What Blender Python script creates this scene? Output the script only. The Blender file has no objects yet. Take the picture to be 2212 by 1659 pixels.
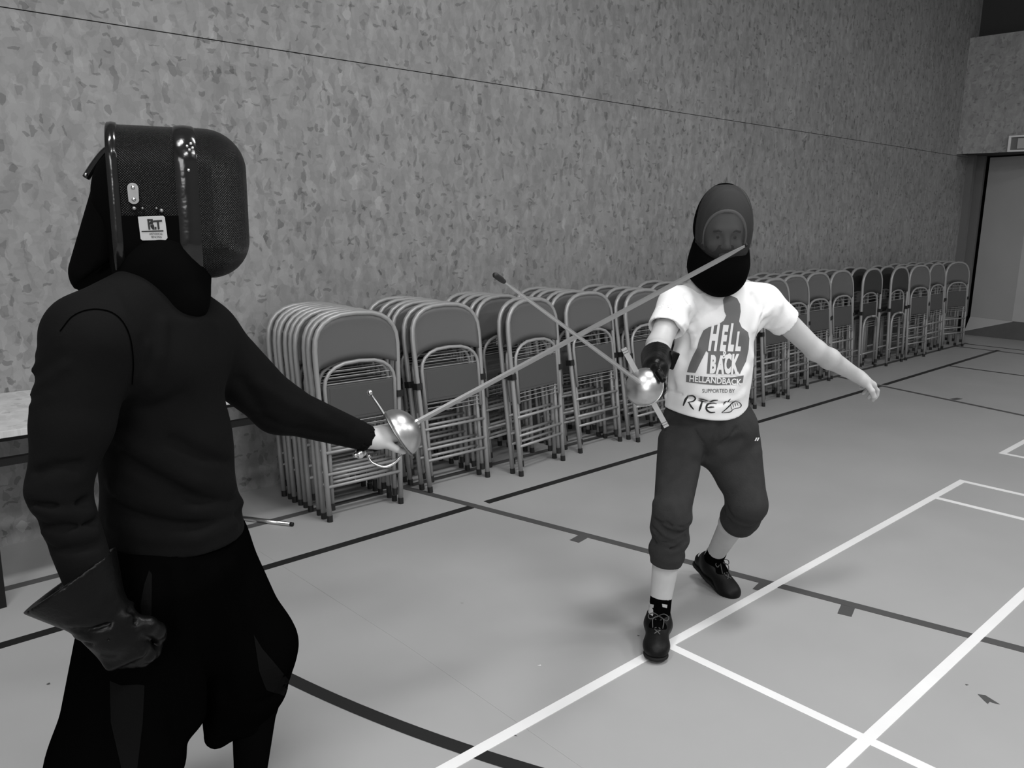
import bpy, bmesh, math, random
import numpy as np
from mathutils import Vector, Matrix
from mathutils.bvhtree import BVHTree

random.seed(7)
SC = bpy.context.scene
COL = SC.collection

# ------------------------------------------------------------ camera
IMG_W, IMG_H, FOCAL = 2212, 1659, 1767.6
CAM = np.array([0.0, 0.0, 1.6])
C_R = np.array([0.73609825, -0.67674516, 0.01324247])
C_U = np.array([0.12702117, 0.1573251, 0.97934388])
C_F = np.array([0.6648496, 0.71921124, -0.2017677])
F_H = C_F * np.array([1, 1, 0]); F_H = F_H / np.linalg.norm(F_H)
cam_data = bpy.data.cameras.new('camera')
cam_data.sensor_fit = 'HORIZONTAL'; cam_data.sensor_width = 36.0
cam_data.lens = 36.0 * FOCAL / IMG_W
cam_data.clip_start = 0.05; cam_data.clip_end = 100
cam = bpy.data.objects.new('camera', cam_data); COL.objects.link(cam)
cam.matrix_world = Matrix(((C_R[0], C_U[0], -C_F[0], CAM[0]), (C_R[1], C_U[1], -C_F[1], CAM[1]),
                           (C_R[2], C_U[2], -C_F[2], CAM[2]), (0, 0, 0, 1)))
SC.camera = cam

# ------------------------------------------------------------ world, lights, exposure
world = bpy.data.worlds.new('world'); SC.world = world; world.use_nodes = True
bg = world.node_tree.nodes['Background']
bg.inputs[0].default_value = (0.5, 0.5, 0.5, 1); bg.inputs[1].default_value = 0.05
SC.view_settings.view_transform = 'Standard'; SC.view_settings.look = 'None'
SC.view_settings.exposure = -0.12; SC.view_settings.gamma = 1.0
SC.view_settings.use_curve_mapping = False

def area_light(name, loc, sx, sy, power, target=None):
    d = bpy.data.lights.new(name, 'AREA'); d.shape = 'RECTANGLE'; d.size = sx; d.size_y = sy; d.energy = power
    o = bpy.data.objects.new(name, d); COL.objects.link(o); o.location = loc
    if target is not None:
        o.rotation_euler = (Vector(target) - Vector(loc)).to_track_quat('-Z', 'Y').to_euler()
    return o
# ceiling lamps of the hall (they hang above the picture) and an added area light for an assumed window behind the camera; wall_back has none
for lx, ly, pw in ((-0.5, 1.2, 85), (3.0, 1.2, 105), (-0.5, -2.2, 110), (3.0, -2.2, 120), (7.0, -2.4, 135), (10.6, -2.0, 85)):
    area_light('ceiling_lamp', (lx, ly, 5.05), 1.5, 0.5, pw)
area_light('assumed_window_light', (-2.85, -1.6, 2.9), 3.2, 2.0, 190, (3.0, 1.5, 1.2))

# ------------------------------------------------------------ helpers
def at(px, py, h):
    """photo pixel + horizontal distance in front of the camera -> world point"""
    d = (px - IMG_W / 2) / FOCAL * C_R - (py - IMG_H / 2) / FOCAL * C_U + C_F
    return CAM + d * (h / (d @ F_H))
def ray(px, py):
    d = (px - IMG_W / 2) / FOCAL * C_R - (py - IMG_H / 2) / FOCAL * C_U + C_F
    return d / np.linalg.norm(d)
def nrm(v):
    v = np.asarray(v, float); return v / np.linalg.norm(v)

def tag(o, label, cat, group=None):
    o['label'] = label; o['category'] = cat
    if group: o['group'] = group
    return o
def link(name, me, m=None, parent=None):
    o = bpy.data.objects.new(name, me); COL.objects.link(o)
    if m is not None and me is not None and not me.materials: me.materials.append(m)
    if parent is not None: o.parent = parent
    return o
def empty(name, loc, rot=(0, 0, 0)):
    o = bpy.data.objects.new(name, None); COL.objects.link(o); o.location = loc; o.rotation_euler = rot
    o.empty_display_size = 0.1
    return o
def mesh_from(name, verts, faces, smooth=False):
    me = bpy.data.meshes.new(name)
    me.from_pydata([tuple(map(float, v)) for v in verts], [], [tuple(f) for f in faces])
    if smooth: me.polygons.foreach_set('use_smooth', [True] * len(me.polygons))
    me.update(); return me
def from_bm(name, bm, smooth=False):
    bmesh.ops.recalc_face_normals(bm, faces=bm.faces)
    me = bpy.data.meshes.new(name); bm.to_mesh(me); bm.free()
    if smooth: me.polygons.foreach_set('use_smooth', [True] * len(me.polygons))
    return me
def bm_box(bm, lo, hi, bevel=0.0):
    x0, y0, z0 = lo; x1, y1, z1 = hi
    v = [bm.verts.new(p) for p in ((x0, y0, z0), (x1, y0, z0), (x1, y1, z0), (x0, y1, z0), (x0, y0, z1), (x1, y0, z1), (x1, y1, z1), (x0, y1, z1))]
    fs = [bm.faces.new([v[i] for i in f]) for f in ((0, 3, 2, 1), (4, 5, 6, 7), (0, 1, 5, 4), (1, 2, 6, 5), (2, 3, 7, 6), (3, 0, 4, 7))]
    if bevel:
        es = list({e for f in fs for e in f.edges})
        bmesh.ops.bevel(bm, geom=es, offset=bevel, segments=2, affect='EDGES', profile=0.5)
def box_obj(name, lo, hi, m, parent=None, bevel=0.0):
    bm = bmesh.new(); bm_box(bm, lo, hi, bevel)
    return link(name, from_bm(name, bm), m, parent)
def tube_data(pts, radii, n=8, flat=None, caps=True):
    """swept tube; flat=(axis, q) squashes the section along an axis"""
    pts = [np.asarray(p, float) for p in pts]
    if np.isscalar(radii): radii = [radii] * len(pts)
    V, F = [], []
    prev = None
    for i, p in enumerate(pts):
        t = nrm(pts[min(i + 1, len(pts) - 1)] - pts[max(i - 1, 0)])
        if prev is None:
            a = np.array([0, 0, 1.0]) if abs(t[2]) < 0.9 else np.array([0, 1.0, 0])
            u = nrm(np.cross(t, a))
        else:
            u = nrm(prev - t * (prev @ t))
        prev = u; w = np.cross(t, u)
        for k in range(n):
            a = 2 * math.pi * k / n
            off = radii[i] * (math.cos(a) * u + math.sin(a) * w)
            if flat is not None:
                ax = nrm(flat[0]); off = off - ax * (off @ ax) * (1 - flat[1])
            V.append(p + off)
    for i in range(len(pts) - 1):
        for k in range(n):
            F.append((i * n + k, i * n + (k + 1) % n, (i + 1) * n + (k + 1) % n, (i + 1) * n + k))
    if caps:
        F.append(tuple(range(n - 1, -1, -1))); F.append(tuple(range((len(pts) - 1) * n, len(pts) * n)))
    return V, F
def merge(*vf):
    V, F = [], []
    for v, f in vf:
        b = len(V); V += list(v); F += [tuple(i + b for i in q) for q in f]
    return V, F
def tube_obj(name, pts, radii, m, parent=None, n=8, flat=None):
    return link(name, mesh_from(name, *tube_data(pts, radii, n, flat), smooth=True), m, parent)
def smooth_path(pts, n=6):
    """Catmull-Rom through points"""
    P = [np.asarray(p, float) for p in pts]; P = [2 * P[0] - P[1]] + P + [2 * P[-1] - P[-2]]
    out = []
    for i in range(1, len(P) - 2):
        for k in range(n):
            t = k / n
            out.append(0.5 * (2 * P[i] + (P[i + 1] - P[i - 1]) * t + (2 * P[i - 1] - 5 * P[i] + 4 * P[i + 1] - P[i + 2]) * t ** 2
                              + (3 * P[i] - P[i - 1] - 3 * P[i + 1] + P[i + 2]) * t ** 3))
    out.append(P[-2]); return out
def ball_data(c, r, n=10, m=7, scale=(1, 1, 1)):
    V, F = [], []
    for i in range(m + 1):
        th = math.pi * i / m
        for k in range(n):
            a = 2 * math.pi * k / n
            V.append(np.asarray(c, float) + r * np.array([math.sin(th) * math.cos(a) * scale[0], math.sin(th) * math.sin(a) * scale[1], math.cos(th) * scale[2]]))
    for i in range(m):
        for k in range(n):
            F.append((i * n + k, (i + 1) * n + k, (i + 1) * n + (k + 1) % n, i * n + (k + 1) % n))
    return V, F
def ball_obj(name, c, r, m, parent=None, scale=(1, 1, 1)):
    return link(name, mesh_from(name, *ball_data(c, r, 12, 8, scale), smooth=True), m, parent)

# ------------------------------------------------------------ materials (all greys: the photograph is black and white)
def mat(name, v, rough=0.6, metal=0.0, noise=0.0, nscale=8.0, bump=0.0, bscale=60.0, spec=0.5):
    m = bpy.data.materials.new(name); m.use_nodes = True
    nt = m.node_tree; b = nt.nodes['Principled BSDF']
    b.inputs['Base Color'].default_value = (v, v, v, 1); b.inputs['Roughness'].default_value = rough
    b.inputs['Metallic'].default_value = metal; b.inputs['Specular IOR Level'].default_value = spec
    if noise or bump:
        tc = nt.nodes.new('ShaderNodeTexCoord')
    if noise:
        n = nt.nodes.new('ShaderNodeTexNoise'); n.inputs['Scale'].default_value = nscale; n.inputs['Detail'].default_value = 4
        r = nt.nodes.new('ShaderNodeMapRange'); r.inputs[3].default_value = v * (1 - noise); r.inputs[4].default_value = v * (1 + noise)
        r.inputs[1].default_value = 0.25; r.inputs[2].default_value = 0.75
        nt.links.new(tc.outputs['Object'], n.inputs['Vector']); nt.links.new(n.outputs['Fac'], r.inputs[0])
        nt.links.new(r.outputs[0], b.inputs['Base Color'])
    if bump:
        n = nt.nodes.new('ShaderNodeTexNoise'); n.inputs['Scale'].default_value = bscale; n.inputs['Detail'].default_value = 3
        bp = nt.nodes.new('ShaderNodeBump'); bp.inputs['Strength'].default_value = bump; bp.inputs['Distance'].default_value = 0.004
        nt.links.new(tc.outputs['Object'], n.inputs['Vector']); nt.links.new(n.outputs['Fac'], bp.inputs['Height'])
        nt.links.new(bp.outputs[0], b.inputs['Normal'])
    return m

def osb_mat(name, v, ux, uz, contrast=1.0):
    """strand board: overlapping flakes of random tone; ux, uz = wall axes (indices of the object coordinate)"""
    m = bpy.data.materials.new(name); m.use_nodes = True
    nt = m.node_tree; L = nt.links; b = nt.nodes['Principled BSDF']
    b.inputs['Roughness'].default_value = 0.75; b.inputs['Specular IOR Level'].default_value = 0.25
    tc = nt.nodes.new('ShaderNodeTexCoord'); sp = nt.nodes.new('ShaderNodeSeparateXYZ'); L.new(tc.outputs['Object'], sp.inputs[0])
    cb = nt.nodes.new('ShaderNodeCombineXYZ'); L.new(sp.outputs[ux], cb.inputs[0]); L.new(sp.outputs[uz], cb.inputs[1])
    wob = nt.nodes.new('ShaderNodeTexNoise'); wob.inputs['Scale'].default_value = 16; wob.inputs['Detail'].default_value = 4
    L.new(cb.outputs[0], wob.inputs['Vector'])
    dis = nt.nodes.new('ShaderNodeVectorMath'); dis.operation = 'MULTIPLY_ADD'
    dis.inputs[1].default_value = (0.06, 0.06, 0); L.new(wob.outputs['Color'], dis.inputs[0]); L.new(cb.outputs[0], dis.inputs[2])
    def cells(rot, sx, sy, seed):
        mp = nt.nodes.new('ShaderNodeMapping'); mp.inputs['Rotation'].default_value = (0, 0, rot)
        mp.inputs['Scale'].default_value = (sx, sy, 1); mp.inputs['Location'].default_value = (seed, seed * 1.7, 0)
        L.new(dis.outputs[0], mp.inputs['Vector'])
        vo = nt.nodes.new('ShaderNodeTexVoronoi'); vo.voronoi_dimensions = '2D'; vo.inputs['Scale'].default_value = 1.0
        L.new(mp.outputs[0], vo.inputs['Vector'])
        s2 = nt.nodes.new('ShaderNodeSeparateColor'); L.new(vo.outputs['Color'], s2.inputs[0]); return s2
    def rng(src, a, b_, c, d):
        r = nt.nodes.new('ShaderNodeMapRange'); L.new(src, r.inputs[0])
        for i, q in enumerate((a, b_, c, d)): r.inputs[i + 1].default_value = q
        return r.outputs[0]
    def mul(p, q):
        r = nt.nodes.new('ShaderNodeMath'); r.operation = 'MULTIPLY'; L.new(p, r.inputs[0]); L.new(q, r.inputs[1]); return r.outputs[0]
    c1 = cells(0.25, 28, 14, 3.1); c2 = cells(-0.45, 38, 18, 11.7); c3 = cells(1.0, 18, 34, 23.2); c4 = cells(0.15, 46, 30, 31.0); c5 = cells(1.35, 30, 75, 47.0); c6 = cells(-.1, 20, 11, 5.5)
    k = contrast
    f = mul(rng(c1.outputs[0], 0, 1, 1 - .13 * k, 1 + .13 * k), rng(c2.outputs[1], 0, 1, 1 - .10 * k, 1 + .10 * k))
    f = mul(f, rng(c3.outputs[0], 0.0, 1, 1 - .08 * k, 1 + .08 * k))
    f = mul(f, rng(c2.outputs[2], 0.90, 0.97, 1.0, 1 - .42 * k))       # darker flakes
    f = mul(f, rng(c4.outputs[1], 0.955, 0.98, 1.0, 1 - .55 * k))      # small dark knots and gaps
    f = mul(f, rng(c1.outputs[2], 0.90, 0.97, 1.0, 1 + .22 * k))       # pale flakes
    f = mul(f, rng(c5.outputs[0], 0.965, 0.985, 1.0, 1 - .55 * k))      # thin level slivers
    f = mul(f, rng(c6.outputs[1], 0, 1, 1 - .14 * k, 1 + .15 * k))
    big = nt.nodes.new('ShaderNodeTexNoise'); big.inputs['Scale'].default_value = 1.1; L.new(cb.outputs[0], big.inputs['Vector'])
    f = mul(f, rng(big.outputs['Fac'], 0.3, 0.7, 0.93, 1.06))
    vv = nt.nodes.new('ShaderNodeMath'); vv.operation = 'MULTIPLY'; vv.inputs[1].default_value = v; L.new(f, vv.inputs[0])
    L.new(vv.outputs[0], b.inputs['Base Color'])
    bp = nt.nodes.new('ShaderNodeBump'); bp.inputs['Strength'].default_value = 0.35; bp.inputs['Distance'].default_value = 0.003
    L.new(f, bp.inputs['Height']); L.new(bp.outputs[0], b.inputs['Normal'])
    return m

M = {}
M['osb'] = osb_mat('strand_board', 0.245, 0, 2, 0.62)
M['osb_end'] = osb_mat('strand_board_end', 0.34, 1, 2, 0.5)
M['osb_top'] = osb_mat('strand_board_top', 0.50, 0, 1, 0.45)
M['gap'] = mat('dark_gap', 0.02, 0.9)
M['dark_wall'] = mat('dark_wall', 0.045, 0.8)
M['paint'] = mat('grey_paint', 0.46, 0.55, noise=0.04, nscale=2)
M['plinth'] = mat('dark_plinth', 0.10, 0.7, noise=0.1)
M['plinth_top'] = mat('pale_platform_top', 0.5, 0.5)
M['jamb'] = mat('jamb_paint', 0.16, 0.5)
M['ceiling'] = mat('ceiling_board', 0.45, 0.8)
M['other_wall'] = mat('pale_wall_board', 0.35, 0.8)
M['line_white'] = mat('white_court_line', 0.80, 0.45, noise=0.04, nscale=5)
M['line_black'] = mat('black_court_line', 0.012, 0.4)
M['line_grey'] = mat('dark_grey_court_line', 0.075, 0.45, noise=0.06, nscale=5)
M['seam'] = mat('floor_seam', 0.36, 0.5)
M['scuff'] = mat('rubber_scuff', 0.06, 0.7)
M['speck'] = mat('pale_speck', 0.75, 0.6)
def floor_mat():
    m = mat('vinyl_sports_floor', 0.36, 0.42, noise=0.05, nscale=1.6, spec=0.45)
    nt = m.node_tree; b = nt.nodes['Principled BSDF']
    n = nt.nodes.new('ShaderNodeTexNoise'); n.inputs['Scale'].default_value = 3; n.inputs['Detail'].default_value = 5
    r = nt.nodes.new('ShaderNodeMapRange'); r.inputs[3].default_value = 0.36; r.inputs[4].default_value = 0.5
    nt.links.new(n.outputs['Fac'], r.inputs[0]); nt.links.new(r.outputs[0], b.inputs['Roughness'])
    return m
M['floor'] = floor_mat()
M['chair_tube'] = mat('grey_enamel_tube', 0.33, 0.38, 0.25)
M['chair_back'] = mat('grey_enamel_panel', 0.12, 0.42, 0.1)
M['chair_pan'] = mat('grey_enamel_pan', 0.075, 0.5, 0.1)
M['chair_dark'] = mat('dark_panel', 0.03, 0.6)
M['rubber'] = mat('black_rubber', 0.008, 0.6)
M['steel'] = mat('polished_steel', 0.62, 0.22, 1.0, bump=0.05, bscale=25)
M['blade'] = mat('blade_steel', 0.42, 0.36, 1.0)
M['blade_pale'] = mat('pale_blade_steel', 0.60, 0.38, 0.9)
M['cup'] = mat('satin_cup_steel', 0.55, 0.34, 1.0, noise=.12, nscale=20)
M['dull_steel'] = mat('dull_steel', 0.25, 0.4, 1.0)
M['black_steel'] = mat('blackened_steel', 0.008, 0.5, 0.0, spec=0.25)
M['leather'] = mat('black_leather', 0.0022, 0.36, bump=0.25, bscale=90, spec=0.16)
M['bib'] = mat('black_bib_cloth', 0.0022, 0.9, spec=0.02)
M['jersey'] = mat('charcoal_jersey', 0.0046, 0.85, bump=0.15, bscale=250, spec=0.08)
M['jersey_seam'] = mat('jersey_seam', 0.0008, 1.0, spec=0.0)
M['breeches'] = mat('black_breeches_cloth', 0.0016, 0.95, spec=0.0)
M['lining'] = mat('dark_grey_lining', 0.0060, 0.9, spec=0.0)
M['tee'] = mat('white_cotton', 0.82, 0.85, bump=0.12, bscale=200)
M['print'] = mat('grey_print', 0.14, 0.8)
M['print_black'] = mat('black_print', 0.015, 0.8)
M['print_white'] = mat('white_print', 0.80, 0.8)
M['sweat'] = mat('charcoal_fleece', 0.031, 0.95, noise=0.12, nscale=30, bump=0.3, bscale=160, spec=0.2)
M['skin'] = mat('skin', 0.48, 0.5, noise=0.06, nscale=14)
M['hair'] = mat('dark_hair', 0.02, 0.6, bump=0.5, bscale=140)
M['eye'] = mat('eye', 0.3, 0.2)
M['shoe'] = mat('black_shoe', 0.0032, 0.5, bump=0.15, bscale=80, spec=0.2)
M['sole'] = mat('dark_sole', 0.012, 0.7, spec=0.2)
M['sock'] = mat('black_sock', 0.0025, 0.95, spec=0.0)
M['lace'] = mat('grey_lace', 0.07, 0.8)
M['pad'] = mat('pale_padding', 0.85, 0.8)
M['gloss_band'] = mat('black_gloss_band', 0.006, 0.16, bump=0.5, bscale=22)
M['tag_cloth'] = mat('pale_label_cloth', 0.42, 0.7)
M['plate'] = mat('zinc_plate', 0.3, 0.35, 0.8)

# ============================================================ the hall
WALL_Y, X0, X1, YR, CEIL = 4.40, -3.0, 12.2, -5.0, 5.2
def struct(o):
    o['kind'] = 'structure'; return o
fl = struct(box_obj('floor', (X0, YR, -0.1), (14.2, 4.6, 0.0), M['floor']))
wl = struct(box_obj('wall_left', (X0, WALL_Y + 0.006, 0), (14.2, WALL_Y + 0.12, CEIL), M['gap']))
wl['label'] = 'long strand board wall on the left with one level joint'
box_obj('board_panel', (X0, WALL_Y - 0.012, 0.0), (12.99, WALL_Y + 0.006, 2.470), M['osb'], wl)
box_obj('board_panel', (X0, WALL_Y - 0.012, 2.475), (12.99, WALL_Y + 0.006, CEIL), M['osb'], wl)
struct(box_obj('wall_back', (X0 - 0.1, YR, 0), (X0, WALL_Y + 0.12, CEIL), M['other_wall']))
struct(box_obj('wall_right', (X0, YR - 0.1, 0), (14.2, YR, CEIL), M['other_wall']))
struct(box_obj('ceiling', (X0, YR, CEIL), (14.2, WALL_Y + 0.12, CEIL + 0.1), M['ceiling']))
# far end: strand board bulkhead over a recess with a platform and a plain grey leaf, dark band above
we = struct(box_obj('wall_end', (X1 + 0.015, YR, 2.50), (X1 + 0.75, WALL_Y, 3.96), M['dark_wall']))
box_obj('board_panel', (X1, YR, 2.492), (X1 + 0.015, WALL_Y - 0.012, 3.972), M['osb_end'], we)
struct(box_obj('wall_end_upper', (X1 + 0.3, YR, 3.96), (X1 + 0.4, WALL_Y - 0.012, CEIL), M['dark_wall']))
struct(box_obj('wall_recess', (14.0, YR, 0), (14.1, WALL_Y + 0.006, 2.6), M['dark_wall']))
struct(box_obj('trim_1', (12.62, WALL_Y - 0.10, 0.0), (12.72, WALL_Y - 0.012, 2.5), M['jamb']))
struct(box_obj('trim_2', (12.86, WALL_Y - 0.16, 0.25), (12.93, WALL_Y - 0.012, 2.5), M['jamb']))
box_obj('latch_plate', (12.72, WALL_Y - 0.075, 2.22), (12.735, WALL_Y - 0.03, 2.34), M['tag_cloth'], bpy.data.objects['trim_1'])
# platform and angled grey leaf standing on it
bm = bmesh.new()
PA = [(12.77, -4.9, 0), (12.77, 4.2, 0), (12.77, 4.2, .05), (12.77, 3.60, .248), (12.77, -4.9, .248)]
pa = [bm.verts.new(p) for p in PA]; pb = [bm.verts.new((13.9, y, z if i < 2 else .248)) for i, (x, y, z) in enumerate(PA)]
bm.faces.new(pa); bm.faces.new(pb[::-1])
for i in range(5): bm.faces.new((pa[i], pa[(i + 1) % 5], pb[(i + 1) % 5], pb[i]))
pf = link('platform', from_bm('platform', bm), M['plinth'])
tag(pf, 'low dark platform with a pale sloping end in the recess of the far wall', 'platform')
link('sloping_end', mesh_from('sloping_end', [(12.766, 4.2, .053), (12.766, 3.60, .251), (12.93, 4.2, .251), (12.766, 4.2, .049), (12.766, 3.60, .247), (12.93, 4.2, .247)], [(0, 1, 2), (3, 5, 4), (0, 3, 4, 1), (1, 4, 5, 2), (2, 5, 3, 0)]), M['plinth_top'], pf)
bm = bmesh.new()
q = [(12.93, 4.20), (12.772, 3.61), (12.772, -4.9), (12.812, -4.9), (12.812, 3.60), (12.97, 4.19)]
lo = [bm.verts.new((x, y, 0.252)) for x, y in q]; hi = [bm.verts.new((x, y, 2.48)) for x, y in q]
bm.faces.new(lo[::-1]); bm.faces.new(hi)
for i in range(6): bm.faces.new((lo[i], lo[(i + 1) % 6], hi[(i + 1) % 6], hi[i]))
dr = struct(link('door_1', from_bm('door_1', bm), M['paint']))
dr['label'] = 'plain pale grey folding leaf closing the recess'
# lit box sign on the lower edge of the bulkhead, mostly outside the frame
sg = empty('sign_box', (12.2, 3.45, 2.49)); tag(sg, 'small box sign with a white frame low on the far bulkhead', 'sign')
for lo_, hi_ in (((-.06, .28, .0), (0, .305, .2)), ((-.06, -.3, .0), (0, -.275, .2)), ((-.06, -.275, .18), (0, .28, .2)), ((-.06, -.275, 0), (0, .28, .02))):
    box_obj('frame', lo_, hi_, M['line_white'], sg)
box_obj('backing', (-.035, -.275, .02), (-.001, .28, .18), M['jamb'], sg)
box_obj('panel', (-.045, -.24, .035), (-.036, .2, .165), M['paint'], sg)

# ------------------------------------------------------------ court lines: thin paint on the floor
def stripe(p, q, w, m, z=0.0012, name='court_line'):
    p, q = np.array(p, float), np.array(q, float); d = nrm(q - p); n = np.array([-d[1], d[0]]) * w / 2
    c = [p - n, q - n, q + n, p + n]
    V = [(a[0], a[1], 0.0002) for a in c] + [(a[0], a[1], z) for a in c]
    return link(name, mesh_from(name, V, [(4, 5, 6, 7), (0, 1, 5, 4), (1, 2, 6, 5), (2, 3, 7, 6), (3, 0, 4, 7)]), m, fl)
# white badminton lines
stripe((-2.6, 1.69), (5.45, 1.69), 0.04, M['line_white'], .0018)
stripe((-2.6, 0.92), (5.45, 0.92), 0.04, M['line_white'], .0018)
stripe((5.43, 1.71), (5.43, -4.4), 0.04, M['line_white'], .0017)
stripe((4.97, 1.69), (4.97, -4.4), 0.04, M['line_white'], .0017)
stripe((2.39, 1.67), (2.39, -4.4), 0.04, M['line_white'], .0017)
stripe((6.32, 1.735), (11.4, 1.735), 0.04, M['line_white'], .0018)
stripe((6.33, 1.755), (6.33, -4.4), 0.04, M['line_white'], .0017)
# black line along the wall, interrupted where the grey key line crosses it
stripe((-2.9, 3.338), (2.79, 3.338), 0.05, M['line_black'])
stripe((2.90, 3.338), (8.02, 3.345), 0.05, M['line_black'])
stripe((8.12, 3.345), (11.55, 3.37), 0.05, M['line_black'])
# grey end line under the chairs and the tapering key
stripe((-2.9, 3.862), (11.9, 3.862), 0.05, M['line_grey'], .0010)
stripe((2.695, 3.86), (3.55, 0.05), 0.05, M['line_grey'], .0014)
stripe((8.18, 3.88), (7.45, 0.70), 0.05, M['line_grey'], .0014)
for a, b, w in (((2.955, 2.637), (2.862, 2.62), .055), ((3.155, 1.722), (3.072, 1.706), .06), ((3.225, 1.378), (3.138, 1.352), .055), ((7.94, 2.64), (8.05, 2.615), .055)):
    stripe(a, b, w, M['line_grey'], .0013)
for x in (9.81, 11.45, 11.80):
    stripe((x, 3.335 if x < 11 else 3.86), (x, -3.0), 0.045, M['line_black'])
# black three point arc
V, F = [], []
for i in range(61):
    a = math.radians(175 + 60 * i / 60)
    for r in (4.782, 4.833):
        V.append((5.9 + r * math.cos(a), 3.45 + r * math.sin(a), .0013))
for i in range(60): F.append((2 * i, 2 * i + 1, 2 * i + 3, 2 * i + 2))
link('court_arc', mesh_from('court_arc', V, F), M['line_black'], fl)
# welded seams of the vinyl and scuffs
sa, sb = at(890, 1400, 2.2), at(1236, 1632, 1.9)
def onfloor(px, py):
    r = ray(px, py); return (CAM + r * (-CAM[2] / r[2]))[:2]
stripe(onfloor(880, 1395), onfloor(1260, 1659), .004, M['seam'], .0006, 'floor_seam')
stripe(onfloor(560, 1190), onfloor(880, 1395), .004, M['seam'], .0006, 'floor_seam')
def scuff(pts, m, name='scuff_mark'):
    w = [onfloor(*p) for p in pts]
    link(name, mesh_from(name, [(a[0], a[1], .0012) for a in w], [tuple(range(len(w)))]), m, fl)
scuff([(2112, 1500), (2128, 1502), (2160, 1522), (2150, 1520), (2138, 1516), (2134, 1521), (2126, 1514)], M['scuff'])
scuff([(1100, 1584), (1112, 1587), (1118, 1591), (1106, 1588)], M['scuff'])
scuff([(1160, 1438), (1168, 1436), (1169, 1439)], M['speck'])
scuff([(100, 1478), (107, 1475), (109, 1478), (103, 1480)], M['scuff'])
scuff([(2085, 1478), (2093, 1480), (2087, 1481)], M['scuff'])
scuff([(1063, 1634), (1067, 1633), (1066, 1645), (1062, 1643)], M['paint'])
scuff([(1376, 1372), (1383, 1374), (1378, 1375)], M['scuff'])
scuff([(995, 1300), (1001, 1303), (996, 1303)], M['seam'])

# ------------------------------------------------------------ table against the wall at the left
tb = empty('table', (1.05, 4.0, 0)); tag(tb, 'long strand board table on black legs against the left wall behind the dark fencer', 'table')
def tbox(name, lo, hi, m, bev=0): return box_obj(name, (lo[0] - 1.05, lo[1] - 4.0, lo[2]), (hi[0] - 1.05, hi[1] - 4.0, hi[2]), m, tb, bev)
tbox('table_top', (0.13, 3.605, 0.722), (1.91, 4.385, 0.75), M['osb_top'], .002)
tbox('rail', (0.2, 3.64, 0.700), (1.86, 3.67, 0.722), M['black_steel'])
tbox('rail', (0.2, 3.66, 0.595), (1.86, 3.69, 0.625), M['black_steel'])
tbox('rail', (0.2, 4.33, 0.69), (1.86, 4.36, 0.722), M['black_steel'])
for x in (0.57, 1.48):
    for y in (3.69, 4.31):
        tbox('leg', (x - .02, y - .02, 0), (x + .02, y + .02, 0.70), M['black_steel'])
# flat steel bar lying on the floor behind the dark fencer
bar = empty('steel_bar', (1.8, 3.75, 0)); tag(bar, 'bright steel bar lying on the floor between the dark fencer and the chairs', 'bar')
p0 = np.array(list(onfloor(470, 1117)) + [0.0]); p1 = np.array(list(onfloor(632, 1137)) + [0.0]); o3 = np.array([1.8, 3.75, 0])
bar_d = p1 - p0
V, F = tube_data([p0 - o3 + (0, 0, .011), p0 + bar_d * .5 - o3 + (0, 0, .011), p1 - o3 + (0, 0, .011)], [.015, .0125, .0105], 10)
link('shaft', mesh_from('shaft', V, F, True), M['steel'], bar)
V, F = tube_data([p1 - nrm(bar_d) * .012 - o3 + (0, 0, .011), p1 + nrm(bar_d) * .004 - o3 + (0, 0, .011)], [.0112, .0105], 10)
link('end_cap', mesh_from('end_cap', V, F, True), M['black_steel'], bar)

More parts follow.
